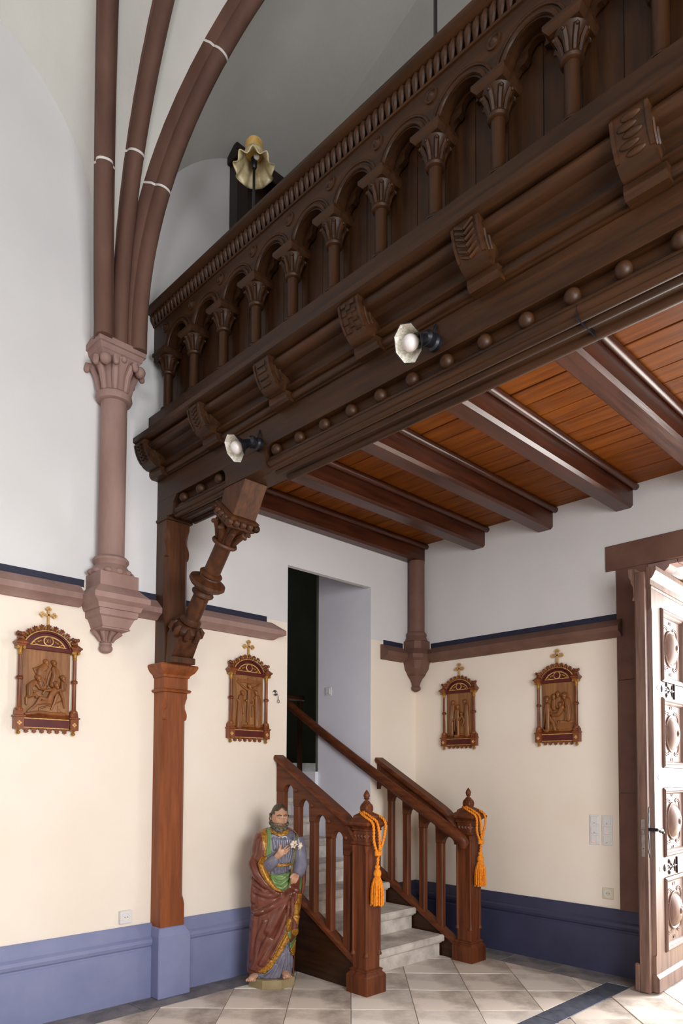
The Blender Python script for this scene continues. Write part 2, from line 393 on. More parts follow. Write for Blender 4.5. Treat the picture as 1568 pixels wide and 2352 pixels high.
for k in range(8):                                                  # leaves and crockets of the capital
    a = k*math.pi/4+math.pi/8; ca, sa = math.cos(a), math.sin(a)
    if ca < -.6: continue
    big = abs(abs(ca)-abs(sa)) < .8
    for (s, zz, rr) in ((.098, 4.0, .016), (.108, 4.04, .02), (.125, 4.085, .022)): mb.ball((CX+s*ca, YS+s*sa, zz), (rr, rr, rr*1.3), 10, 7)
    mb.tube([(CX+.09*ca, YS+.09*sa, 3.95), (CX+.105*ca, YS+.105*sa, 4.03), (CX+.14*ca, YS+.14*sa, 4.10), (CX+.165*ca, YS+.165*sa, 4.10), (CX+.17*ca, YS+.17*sa, 4.075)], [.02, .024, .022, .024, .02], 8, roundend=True)
for k in range(4):
    a = k*math.pi/2+math.pi/4; ca, sa = math.cos(a), math.sin(a)
    if ca < 0: continue
    mb.ball((CX+.165*ca, YS+.165*sa, 4.09), .036, 14, 10)
for sx, sy in ((1, 0), (0, 1), (0, -1)): mb.ball((CX+.125*sx, YS+.125*sy, 4.125), .022, 10, 8)
P0(mb, 'capital_leaf', M['stone'], cap, WO)
mb = MB(); prof = [(4.13, .0), (4.165, .02), (4.17, .026), (4.20, .034), (4.203, .045), (4.24, .045)]
mb.loft([[(0, YS-.115-e, z), (.155+e, YS-.115-e, z), (.155+e, YS+.115+e, z), (0, YS+.115+e, z)] for z, e in prof])
mb.loft([[(0, YS-.16, 4.24), (.2, YS-.16, 4.24), (.2, YS+.16, 4.24), (0, YS+.16, 4.24)], [(0, YS-.13, 4.3), (.13, YS-.13, 4.3), (.13, YS+.13, 4.3), (0, YS+.13, 4.3)]])
P0(mb, 'abacus', M['stone'], ws, WO, smooth=0)
P0(lat([(.083, 2.87), (.098, 2.865), (.112, 2.85), (.112, 2.835), (.10, 2.822), (.098, 2.81), (.112, 2.79), (.128, 2.77), (.135, 2.75), (.125, 2.738)]), 'base_moulding', M['stone'], ws, WO)
mb = MB()
for k in range(7):                                                   # scalloped leaves on the base torus
    a = R(-100+k*33); mb.ball((CX+.118*math.cos(a), YS+.118*math.sin(a), 2.757), (.03, .03, .022), 10, 7)
P0(mb, 'base_leaf', M['stone'], ws, WO)
P0(MB().loft([[(0, YS-e, z), (CX+e, YS-e, z), (CX+e, YS+e, z), (0, YS+e, z)] for z, e in ((2.74, .128), (2.655, .128), (2.63, .15), (2.595, .185), (2.562, .185), (2.54, .15), (2.51, .14), (2.508, .13), (2.47, .128), (2.462, .112), (2.43, .098), (2.405, .088), (2.40, .094), (2.392, .092), (2.388, .07))]), 'corbel', M['stone'], ws, WO, smooth=25)
mb = MB(); mb.loft([[(CX-.05+e*math.cos(R(a)), YS+e*math.sin(R(a)), z) for a in range(0, 360, 30)] for z, e in ((2.395, .085), (2.37, .06), (2.345, .04), (2.325, .032), (2.32, .038), (2.31, .038), (2.305, .034), (2.295, .042), (2.28, .043), (2.265, .034), (2.257, .015))])
for k in range(5):
    a = R(-80+k*40); mb.tube([(CX-.05+r*math.cos(a), YS+r*math.sin(a), z) for r, z in ((.095, 2.393), (.075, 2.375), (.055, 2.355), (.042, 2.33))], [.016, .014, .011, .006], 7)
P0(mb, 'pendant', M['stone'], ws, WO)

# corner shaft
cs = tag(empty('corner_shaft', (.08, -.08, 2.26)), 'brown sandstone corner shaft on a leaf corbel below the gallery joists', 'column'); CO = (.08, -.08, 2.26)
mb = MB(); mb.M = Matrix.Translation((.085, -.085, 0)); mb.lathe([(.075, 2.80), (.075, 3.5)], 24); P0(mb, 'shaft', M['brownstone'], cs, CO)
mb = MB(); mb.M = Matrix.Translation((.085, -.085, 0)); mb.lathe([(.075, 2.82), (.085, 2.815), (.095, 2.80), (.095, 2.785), (.088, 2.775), (.1, 2.75), (.108, 2.73)], 24); P0(mb, 'base_moulding', M['brownstone'], cs, CO)
mb = MB(); mb.loft([[(0, 0, z), (0, -.085-e, z), (.085+e*.5, -.085-e, z), (.085+e, -.085-e*.5, z), (.085+e, 0, z)] for z, e in ((2.735, .09), (2.66, .09), (2.63, .11), (2.60, .135), (2.567, .135), (2.545, .10), (2.51, .085), (2.47, .075), (2.44, .05), (2.41, .03))]); P0(mb, 'corbel', M['brownstone'], cs, CO, smooth=20)
mb = MB(); mb.M = Matrix.Translation((.045, -.045, 0)); mb.lathe([(.01, 2.262), (.04, 2.28), (.045, 2.30), (.033, 2.32), (.04, 2.345), (.06, 2.385), (.085, 2.41)], 16); P0(mb, 'pendant', M['brownstone'], cs, CO)

# ---------------------------------------------------------------- string course, blue line, dado
STR = [(0, 2.666), (.02, 2.666), (.092, 2.603), (.092, 2.567), (.066, 2.556), (.05, 2.548), (.03, 2.53), (0, 2.53)]
def run_left(name, prof, y0, y1, mat, label, cat, mitre=0.0):
    mb = MB(); mb.loft([[(d, y0, z) for d, z in prof], [(d, y1+mitre*d*1.2, z) for d, z in prof]]); return struct(mb.build(name, mat, smooth=25), label, cat)
def run_back(name, prof, x0, x1, mat, label, cat):
    mb = MB(); mb.loft([[(x0, -d, z) for d, z in prof], [(x1, -d, z) for d, z in prof]]); return struct(mb.build(name, mat, smooth=25), label, cat)
LINE = [(0, 2.666), (0, 2.713), (.004, 2.713), (.004, 2.666)]
t1 = run_left('trim_1', STR, -12.1, YS-.17, M['stone'], 'rose sandstone string course above the leftmost plaque', 'moulding')
t2 = run_left('trim_2', STR, YS+.17, -1.80, M['stone'], 'rose sandstone string course between wall shaft and stair doorway', 'moulding', 1)
t3 = run_left('trim_3', STR, -.50, -.21, M['brownstone'], 'short brown string course right of the stair doorway', 'moulding')
t4 = run_back('trim_4', STR, .21, 2.03, M['brownstone'], 'brown sandstone string course above the plaques on the back wall', 'moulding')
for t, y0, y1 in ((t1, -12.1, YS-.14), (t2, YS+.14, -1.816), (t3, -.46, -.19)): MB().box(0, .004, y0, y1, 2.666, 2.713).build('painted_line', M['blueline'], t, smooth=0)
MB().box(.19, 1.985, -.004, 0, 2.666, 2.713).build('painted_line', M['blueline'], t4, smooth=0)
DADO = [(0, 0), (.055, 0), (.055, .318), (.05, .325), (.05, .333), (.062, .345), (.068, .365), (.064, .385), (.052, .395), (.046, .40), (.046, .405), (.034, .43), (.022, .465), (.014, .48), (0, .48)]
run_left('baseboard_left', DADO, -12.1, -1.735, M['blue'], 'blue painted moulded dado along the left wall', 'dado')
run_left('baseboard_left_corner', DADO, -.62, 0, M['shaded'], 'navy dado in the corner behind the stairs, shade painted into its colour', 'dado')
run_back('baseboard_back', DADO, 0, 2.2, M['shaded'], 'blue moulded dado along the back wall, shade painted into its colour', 'dado')

# ---------------------------------------------------------------- door surround
ds = struct(empty('door_surround', (2.1, 0, 0)), 'brown sandstone lintel and jambs around the church door', 'door frame'); DO = (2.1, 0, 0)
P0(MB().box(1.903, 4.30, -.014, .02, 3.047, 3.243), 'lintel', M['brownstone'], ds, DO, smooth=0, bevel=.004)
for z0, z1 in ((.47, 1.35), (1.352, 2.2), (2.202, 3.047)):
    P0(MB().box(1.985, 2.2, -.014, .02, z0, z1), 'jamb_stone', M['brownstone'], ds, DO, smooth=0, bevel=.003)
    P0(MB().box(4.0, 4.22, -.014, .02, z0, z1), 'jamb_stone', M['brownstone'], ds, DO, smooth=0, bevel=.003)
P0(MB().box(2.2, 2.215, .0, .7, 0, 3.06).box(3.985, 4.0, .0, .7, 0, 3.06), 'reveal', M['brownstone'], ds, DO, smooth=0)
mb = MB(); mb.ext([(2.2, 3.062), (2.2, 2.95), (2.23, 2.935), (2.27, 2.94), (2.31, 2.96), (2.35, 2.99), (2.36, 3.0), (2.37, 3.02), (2.42, 3.02), (2.42, 3.062)], 'y', .02, .16); P0(mb, 'head_corbel', M['stone'], ds, DO, smooth=30)
mb = MB(); mb.ext([(4.0, 3.062), (4.0, 2.95), (3.93, 2.94), (3.85, 2.99), (3.83, 3.02), (3.78, 3.02), (3.78, 3.062)], 'y', .02, .16); P0(mb, 'head_corbel', M['stone'], ds, DO, smooth=30)
P0(MB().box(2.42, 3.78, .02, .16, 3.02, 3.062), 'head_moulding', M['stone'], ds, DO, smooth=0, bevel=.008)
struct(MB().box(-1, 8, .7, 9, -.15, -.01).build('floor_outside', M['sand'], smooth=0), 'sunlit pale paving outside the church door', 'ground')
b = MB(); b.box(2.0, 4.2, .7, 1.15, 3.0, 3.25); struct(b.build('ceiling_porch', M['sand'], smooth=0), 'yellow sandstone soffit of the outer door arch', 'porch')
# ---------------------------------------------------------------- gallery
GO = (0, -2.7, 3.2)
ga = tag(empty('gallery', GO), 'dark carved oak gallery with colonnaded parapet, joists and boarded underside', 'balcony')
XE = 6.2
def G(mb, name, mat, parent=None, **k): return P0(mb, name, mat, parent or ga, GO, **k)
WX, WY, WZ = wood('x', 'dark'), wood('y', 'dark'), wood('z', 'dark')
# front beam with recessed moulded soffit
G(MB().box(.13, XE, -2.72, -2.58, 3.225, 3.50), 'front_beam', WX, smooth=0, bevel=.006)
fa = G(MB().box(0, XE, -2.78, -2.72, 3.348, 3.50), 'fascia', WX, smooth=0, bevel=.003)
def rounded(x0, x1, left, right):
    pts = [(x0, 3.225)]
    if right: pts += [(x1, 3.225), (x1-.012, 3.25), (x1-.012, 3.29)]+[(x1+.05-.062*math.cos(R(a)), 3.29+.058*math.sin(R(a))) for a in range(0, 91, 15)]
    else: pts += [(x1, 3.225), (x1, 3.348)]
    pts += [(x0, 3.348)] if not left else [(x0-.05+.062*math.cos(R(a)), 3.29+.058*math.sin(R(a))) for a in range(90, -1, -15)]+[(x0+.012, 3.25)]
    return pts
G(MB().ext([(0, 3.225), (.20, 3.225), (.21, 3.30), (.25, 3.349), (0, 3.349)], 'y', -2.779, -2.719), 'fascia_block', WX, smooth=30)
G(MB().ext(rounded(.80, 1.22, True, True), 'y', -2.779, -2.719), 'fascia_block', WX, smooth=30)
for x0, x1 in ((.2, .80), (1.22, XE)):
    G(MB().box(x0, x1, -2.735, -2.719, 3.288, 3.349), 'recess_board', WX, smooth=0)
    mb = MB()
    for yy, zz, r in ((-2.742, 3.276, .017), (-2.752, 3.248, .021), (-2.74, 3.226, .018)): mb.tube([(x0-.01, yy, zz), (x1+.01, yy, zz)], r, 14)
    G(mb, 'roll_moulding', WX)
    mb = MB()
    for yy, r in ((-2.69, .022), (-2.60, .026)): mb.tube([(x0-.01, yy, 3.228), (x1+.01, yy, 3.228)], r, 12)
    G(mb, 'soffit_roll', WX)
G(MB().box(3.085, 3.0862, -2.774, -2.574, 3.203, 3.262), 'crack', M['black'], smooth=0)
ballm = MB().ball((0, 0, 0), .033, 18, 12).build('carved_ball', wood('x', 'dark'), ga)
bx_ = [.306, .505, .715]+[1.277+.198*k for k in range(25)]
for k, x in enumerate(bx_):
    o = ballm if k == 0 else copy_of(ballm, ga)
    o.location = (x-GO[0], -2.752-GO[1], 3.313-GO[2])
# cornice under the ledge
def prof_x(name, prof, x0=0.0, x1=XE, mat=None, sm=35): return G(MB().ext(prof, 'x', x0, x1), name, mat or WX, smooth=sm)
prof_x('bed_moulding', [(-2.6, 3.50), (-2.79, 3.50), (-2.79, 3.512)]+[(-2.795-.02*math.sin(R(a)), 3.532-.02*math.cos(R(a))) for a in range(0, 181, 30)]+[(-2.80, 3.556), (-2.832, 3.562), (-2.832, 3.576), (-2.6, 3.576)])
prof_x('lower_roll', [(-2.6, 3.576), (-2.815, 3.576)]+[(-2.835+.045*math.cos(R(a)), 3.585+.05*math.sin(R(a))) for a in range(80, -1, -20)][::-1]+[(-2.865, 3.648), (-2.6, 3.648)])
prof_x('upper_roll', [(-2.6, 3.648), (-2.87, 3.648)]+[(-2.88-.045*math.sin(R(a)), 3.676-.026*math.cos(R(a))) for a in range(0, 181, 20)]+[(-2.6, 3.705)])
prof_x('ledge', [(-2.62, 3.704), (-2.95, 3.704), (-2.97, 3.712), (-2.97, 3.742), (-2.955, 3.752), (-2.62, 3.752)], sm=25)
# carved consoles at the joist ends
SIL = [(-2.78, 3.704), (-2.955, 3.704), (-2.957, 3.69), (-2.95, 3.655), (-2.937, 3.62), (-2.915, 3.585), (-2.892, 3.56), (-2.865, 3.548), (-2.78, 3.548)]
FACE = [(-2.957, 3.69), (-2.951, 3.66), (-2.941, 3.63), (-2.925, 3.60), (-2.905, 3.575)]
def on_face(t):
    t *= len(FACE)-1; i = min(int(t), len(FACE)-2); f = t-i
    return (FACE[i][0]*(1-f)+FACE[i+1][0]*f, FACE[i][1]*(1-f)+FACE[i+1][1]*f)
JX = [.065+.66*k for k in range(10)]
for k, xc in enumerate(JX):
    hw = .062
    x0, x1 = max(0.0, xc-hw), xc+hw
    br = G(MB().ext(SIL, 'x', x0, x1), 'console', WX, smooth=30)
    G(MB().ext([(-2.78, 3.498), (-2.826, 3.498), (-2.84, 3.51), (-2.845, 3.52), (-2.845, 3.546), (-2.78, 3.55)], 'x', x0-.004, x1+.02), 'console_foot', WX, br, smooth=20)
    mb = MB()                                                     # raised side rims
    for xx in (x1-.006, x0):
        mb = MB(); mb.loft([[(xx, y_-.006, z_), (xx+.012, y_-.006, z_), (xx+.012, y_+.004, z_), (xx, y_+.004, z_)] for y_, z_ in [on_face(q/10) for q in range(11)]])
        G(mb, 'console_rim', WX, br, smooth=30)
    for sc in (.72, .5):
        mb = MB(); mb.tube([(x1+.002, -2.80+(on_face(q/8)[0]+2.80)*sc, 3.64+(on_face(q/8)[1]-3.64)*sc) for q in range(9)], .006, 6); G(mb, 'side_groove_bead', WX, br, smooth=30)
    mb = MB(); kind = ['vine', 'leaf', 'lattice', 'checker', 'chevron', 'scroll'][k % 6]; xm = (x0+x1)/2
    if kind == 'checker':
        for i in range(7):
            for j in range(3):
                if (i+j) % 2 == 0: y_, z_ = on_face((i+.5)/7); mb.box(xm-.042+j*.028, xm-.014+j*.028, y_-.006, y_+.01, z_-.009, z_+.009)
    elif kind == 'chevron':
        for i in range(6):
            for s in (-1, 1):
                y_, z_ = on_face((i+.5)/6); mb.tube([(xm, y_-.004, z_-.012), (xm+s*.043, y_-.004, z_+.012)], .0075, 6)
    elif kind == 'lattice':
        for i in range(4): y_, z_ = on_face((i+.5)/4); mb.box(xm-.032, xm+.032, y_-.004, y_+.008, z_-.014, z_+.010)
    elif kind == 'scroll':
        for i in range(5): y_, z_ = on_face((i+.5)/5); mb.ball((xm+(-1)**i*.008, y_, z_), (.034, .010, .014), 12, 8)
    else:
        for i in range(6):
            y_, z_ = on_face((i+.5)/6)
            for s in (-1, 1): mb.tube([(xm, y_-.003, z_-.008), (xm+s*.02, y_-.006, z_+.004), (xm+s*.035, y_-.003, z_+(.014 if kind == 'leaf' else -.004))], [.006, .008, .003], 6)
    G(mb, 'console_carving', WX, br, smooth=30)
# parapet
G(MB().box(0, XE, -2.86, -2.70, 3.752, 3.928), 'parapet_sill', WX, smooth=0, bevel=.01)
SP = .3262; CX0 = .155; NC = 19
x = 0.0
while x < XE-.01:                                                    # boarding behind the colonnade
    G(MB().box(x+.002, min(x+SP/2, XE)-.002, -2.735, -2.715, 3.92, 4.60), 'parapet_board', WZ, smooth=0); x += SP/2
colp = MB(); colp.lathe([(.048, 0), (.048, .008), (.042, .016), (.036, .02), (.031, .03), (.030, .225), (.031, .245)], 16)
colo = colp.build('colonnette', WZ, ga)
cp = MB(); cp.lathe([(.031, .24), (.042, .246), (.046, .256), (.042, .266), (.033, .27), (.034, .29), (.042, .325), (.058, .35), (.066, .36)], 16)
for q in range(8):
    a = q*math.pi/4; ca, sa = math.cos(a), math.sin(a)
    cp.tube([(.034*ca, .034*sa, .275), (.044*ca, .044*sa, .315), (.062*ca, .062*sa, .345), (.068*ca, .068*sa, .338)], [.010, .012, .012, .008], 6, roundend=True)
cp.loft([[(-e, -e, z), (e, -e, z), (e, e, z), (-e, e, z)] for z, e in ((.36, .062), (.372, .075), (.378, .08), (.395, .08), (.41, .062))])
capo = cp.build('capital', WX, colo)
cols = [(colo, capo)]
ZB = 3.935
for k in range(NC):
    o, c = cols[0] if k == 0 else (copy_of(colo, ga), None)
    if k: copy_of(capo, o)
    o.location = (CX0+SP*k-GO[0], -2.80-GO[1], ZB-GO[2])
# arches between the colonnettes: one board per bay with a cusped inner board
ra = .112
def bay_poly(r, x0, x1, xc, zt, zs=4.338, cusp=False):
    pts = [(x0, zs), (x0, zt), (x1, zt), (x1, zs)]
    if not cusp: arc = [(xc+r*math.cos(R(a)), zs+r*math.sin(R(a))) for a in range(0, 181, 12)]
    else:
        arc = []
        for c0, c1, rr, a0, a1 in ((xc+.064, zs-.008, .042, -50, 100), (xc, zs+.060, .040, -35, 215), (xc-.064, zs-.008, .042, 80, 230)):
            arc += [(c0+rr*math.cos(R(a)), c1+rr*math.sin(R(a))) for a in range(a0, a1+1, 18)]
    return pts+[p for p in arc]
def bay_mesh(poly_r, x0, x1, xc, zt, y0, y1, cusp=False): return MB().ext(bay_poly(poly_r, x0, x1, xc, zt, cusp=cusp), 'y', y0, y1)
ab = bay_mesh(ra, -SP/2, SP/2, 0, 4.575, -2.825, -2.775).build('arch_board', WX, ga, smooth=30)
mm = MB(); mm.tube([((ra+.018)*math.cos(R(a)), -2.828, 4.338+(ra+.018)*math.sin(R(a))) for a in range(0, 181, 12)], .011, 8, up=(0, 1, 0))
mm.tube([((ra+.045)*math.cos(R(a)), -2.826, 4.338+(ra+.045)*math.sin(R(a))) for a in range(0, 181, 12)], .007, 8, up=(0, 1, 0))
mo = mm.build('archivolt', WX, ab)
ib = bay_mesh(0, -SP/2, SP/2, 0, 4.575, -2.772, -2.745, cusp=True).build('cusped_board', WX, ga, smooth=30)
rd = MB(); rd.M = axis_frame((0, -2.828, 4.508), (0, -1, 0)); rd.lathe([(.034, -.006), (.034, .004), (.026, .006), (.022, .001), (.014, .006), (.008, .012), (.001, .014)], 16)
rdo = rd.build('roundel', WX, ga)
for k in range(NC-1):
    xb = CX0+SP*(k+.5)
    for src in (ab, ib):
        o = src if k == 0 else copy_of(src, ga)
        o.location = (xb-GO[0], -GO[1], -GO[2])
        if k and src is ab: copy_of(mo, o)
    o = rdo if k == 0 else copy_of(rdo, ga); o.location = (xb+SP/2-GO[0], -GO[1], -GO[2])
o = copy_of(rdo, ga); o.location = (CX0-GO[0], -GO[1], -GO[2])
G(MB().ext([(.0, 4.33), (.0, 4.575), (CX0, 4.575), (CX0, 4.338), (.10, 4.30), (.03, 4.31)], 'y', -2.825, -2.745), 'end_board', WX, smooth=0)
prof_x('frieze', [(-2.70, 4.57), (-2.832, 4.57), (-2.838, 4.575), (-2.832, 4.58), (-2.825, 4.585), (-2.825, 4.635), (-2.835, 4.64), (-2.70, 4.64)])
gd = MB().tube([(0, -2.829, 4.580), (.010, -2.842, 4.598), (.018, -2.850, 4.615), (.026, -2.848, 4.632), (.028, -2.84, 4.64)], [.010, .015, .018, .018, .012], 8).build('gadroon', WX, ga)
for k in range(150):
    o = gd if k == 0 else copy_of(gd, ga); o.location = (.01+k*.041-GO[0], -GO[1], -GO[2])
prof_x('cap_rail', [(-2.68, 4.638), (-2.85, 4.638), (-2.868, 4.644), (-2.89, 4.648), (-2.90, 4.655), (-2.90, 4.672), (-2.885, 4.68), (-2.68, 4.68)], sm=25)
# floor of the gallery, joists and boarded underside
for k, xc in enumerate(JX):
    x1 = xc+.0725; x0 = max(.0, xc-.0725); c_ = .018
    if k == 0: x0, x1 = 0.0, .115
    j = G(MB().ext([(x0+c_, 3.50), (x1-c_, 3.50), (x1, 3.50+c_), (x1, 3.672), (x0, 3.672), (x0, 3.50+c_)], 'y', -2.58, .12), 'joist', wood('y', 'gloss'), smooth=0)
    G(MB().tube([(x1+.024, -2.58, 3.650), (x1+.024, .0, 3.650)], .025, 12), 'half_round', wood('y', 'gloss'), j)
    if k: G(MB().tube([(x0-.016, -2.58, 3.658), (x0-.016, .0, 3.658)], .014, 8), 'half_round', wood('y', 'gloss'), j)
yy = -2.567
rp = random.Random(5)
while yy < -.01:
    y2 = min(yy+.165, .02); g_ = rp.uniform(.002, .006)
    G(MB().box(0, XE, yy+g_, y2-g_*.5, 3.672+rp.uniform(0, .003), 3.70), 'ceiling_board', wood('x', 'plank'), smooth=0, bevel=.003); yy = y2
G(MB().box(0, XE, -2.72, 0, 3.70, 3.75), 'deck', WX, smooth=0)

# ---------------------------------------------------------------- timber post with brace
PO = (.07, -2.69, 0)
tp = tag(empty('timber_post', PO), 'tall oak post on a blue painted plinth with turned diagonal brace under the gallery', 'post')
def T(mb, name, mat, parent=None, **k):
    mb.v = [(max(x, .001), y, z) for x, y, z in mb.v]
    return P0(mb, name, mat, parent or tp, PO, **k)
T(MB().loft([[(0, -2.80, z), (.152, -2.80, z), (.152, -2.557, z), (0, -2.557, z)] for z in (0, .405)]+[[(0, -2.785, .455), (.135, -2.785, .455), (.135, -2.59, .455), (0, -2.59, .455)]]+[[(0, -2.785, .462), (.135, -2.785, .462), (.135, -2.59, .462), (0, -2.59, .462)]]), 'plinth', M['blue'], smooth=0, bevel=.006)
def post_ring(z, c, x1=.13, y0=-2.78, y1=-2.60):
    c = max(c, .0015)
    return [(0, y0, z), (x1-c, y0, z), (x1, y0+c, z), (x1, y1-c, z), (x1-c, y1, z), (0, y1, z)]
NOTCH = [(0, 0), (.005, .0), (.03, .018), (.055, .03), (.08, .027), (.1, .012), (.115, .004), (.13, .0), (.15, .006), (.158, .016), (.16, .03)]
low = [(.45, 0), (.60, 0), (.63, .012), (.66, .03)]+[(2.005-dz, c) for dz, c in NOTCH[::-1]]+[(2.03, 0)]
T(MB().loft([post_ring(z, c) for z, c in low]), 'lower_post', wood('z', 'light'), smooth=25)
up = [(2.22, 0), (2.42, 0), (2.50, .012), (2.56, .03)]+[(3.17-dz*1.35, c) for dz, c in NOTCH[::-1]]+[(3.21, 0)]
T(MB().loft([post_ring(z, c) for z, c in up]), 'upper_post', wood('z', 'mid'), smooth=25)  # same oak as the lower post; the darker tone paints in the shade
T(MB().loft([post_ring(z, 0, .13+e, -2.78-e, -2.60+e) for z, e in ((2.03, .0), (2.035, .016), (2.045, .022), (2.053, .016), (2.057, .002), (2.13, .002), (2.135, .01), (2.15, .014), (2.165, .03), (2.17, .036), (2.185, .045), (2.20, .052), (2.21, .054), (2.22, .05))]), 'post_capital', wood('z', 'light'), smooth=20)
T(MB().box(0, .15, -2.79, -2.585, 3.205, 3.226), 'post_head', wood('x', 'dark'), smooth=0, bevel=.004)
A0, ED = Vector((.10, -2.69, 2.265)), Vector((.66, 0, .75)).normalized()
BM = axis_frame(A0, ED, (0, 1, 0))          # local z along the brace, local x across in the x-z plane
bw = wood('z', 'mid')
mb = MB(); mb.M = BM
mb.add([(-.09, -.085, -.02), (.085, -.085, .035), (.085, .085, .035), (-.09, .085, -.02), (-.075, -.075, .22), (.075, -.075, .22), (.075, .075, .22), (-.075, .075, .22)], [(3,2,1,0),(4,5,6,7),(0,1,5,4),(1,2,6,5),(2,3,7,6),(3,0,4,7)])
br = T(mb, 'brace', bw, smooth=0, bevel=.004)
T(MB().box(.0, .235, -2.775, -2.605, 2.22, 2.262), 'brace_seat', bw, br, smooth=0, bevel=.003)
mb = MB(); mb.M = BM
mb.lathe([(.07, .20), (.088, .225), (.092, .25), (.075, .275), (.055, .285), (.06, .292), (.072, .302), (.072, .318), (.058, .33), (.054, .335)], 22)
for q in range(8):
    a = q*math.pi/4+.39; ca, sa = math.cos(a), math.sin(a); mb.tube([(.085*ca, .085*sa, .20), (.10*ca, .10*sa, .225), (.10*ca, .10*sa, .255), (.085*ca, .085*sa, .275)], [.014, .022, .02, .01], 8, roundend=True)
T(mb, 'leaf_collar', bw, br)
mb = MB(); mb.M = BM; mb.lathe([(.054, .33), (.053, .50), (.06, .505), (.072, .515), (.074, .525), (.066, .535), (.06, .545), (.075, .557), (.105, .575), (.122, .595), (.118, .615), (.09, .63), (.066, .638), (.062, .648), (.075, .658), (.076, .668), (.066, .678), (.054, .682), (.053, .87), (.056, .875)], 28); T(mb, 'turned_shaft', bw, br)
mb = MB(); mb.M = BM; mb.lathe([(.054, .868), (.078, .874), (.084, .885), (.078, .896), (.056, .90), (.058, .94), (.07, .99), (.085, 1.02)], 22)
for q in range(8):
    a = q*math.pi/4+.39; ca, sa = math.cos(a), math.sin(a); mb.tube([(.058*ca, .058*sa, .91), (.075*ca, .075*sa, .96), (.105*ca, .105*sa, 1.0), (.118*ca, .118*sa, .99)], [.016, .022, .02, .014], 8, roundend=True)
mb.loft([[(-e, -e, z), (e, -e, z), (e, e, z), (-e, e, z)] for z, e in ((1.015, .085), (1.03, .1), (1.045, .1))])
T(mb, 'brace_capital', bw, br, smooth=30)
for s1 in (-1, 1):                                                  # beads round the top of the capital
    for q in range(5):
        t = -.1+q*.05
        for px, py in ((t, s1*.1), (s1*.1, t)):
            if abs(px) == .1 and abs(py) >= .099 and px != t: continue
            mb = MB(); mb.M = BM; mb.ball((px, py, 1.062), .024, 12, 8); T(mb, 'bead', bw, br)
mb = MB(); mb.M = BM
mb.loft([[(-e, -e, z), (e, -e, z), (e, e, z), (-e, e, z)] for z, e in ((1.075, .102), (1.095, .106), (1.10, .085))]); T(mb, 'abacus', bw, br, smooth=0)
p1, p2 = BM @ Vector((-.085, 0, 1.10)), BM @ Vector((.085, 0, 1.10))
qs = sorted([p1, p2], key=lambda p: p.x)
T(MB().ext([(qs[0].x, qs[0].z), (qs[1].x, qs[1].z), (qs[1].x+(3.225-qs[1].z)*.62, 3.226), (max(.80, qs[0].x-.03), 3.226)], 'y', -2.775, -2.605), 'brace_head', bw, br, smooth=0, bevel=.004)
# ---------------------------------------------------------------- stone stairs
SO = (.3, -1.1, 0)
st = tag(empty('stone_staircase', SO), 'worn grey stone staircase rising through the doorway in the left wall', 'stairs')
for k in range(9):
    xn, zt = .768-.2955*k, .178*(k+1)
    y0, y1 = (-1.668, -.560) if xn > .02 else (-1.598, -.663)
    sp = P0(MB().box(xn-.40, xn-.05, y0, y1, max(0, zt-.30), zt-.052), 'step', M['step'], st, SO, smooth=0)
    mb = MB(); mb.ext([(xn-.37, zt-.054), (xn-.02, zt-.054), (xn-.004, zt-.05), (xn, zt-.04), (xn, zt-.012), (xn-.012, zt), (xn-.37, zt)], 'y', y0, y1); P0(mb, 'tread', M['step'], sp, SO, smooth=30)
    P0(MB().ext([(xn-.06, zt-.07), (xn-.035, zt-.07), (xn-.025, zt-.062), (xn-.025, zt-.054), (xn-.06, zt-.054)], 'y', y0, y1), 'nosing_fillet', M['step'], sp, SO, smooth=0)
P0(MB().box(-2.6, -1.93, -1.6, 1.3, 1.42, 1.602), 'landing', M['step'], st, SO, smooth=0)

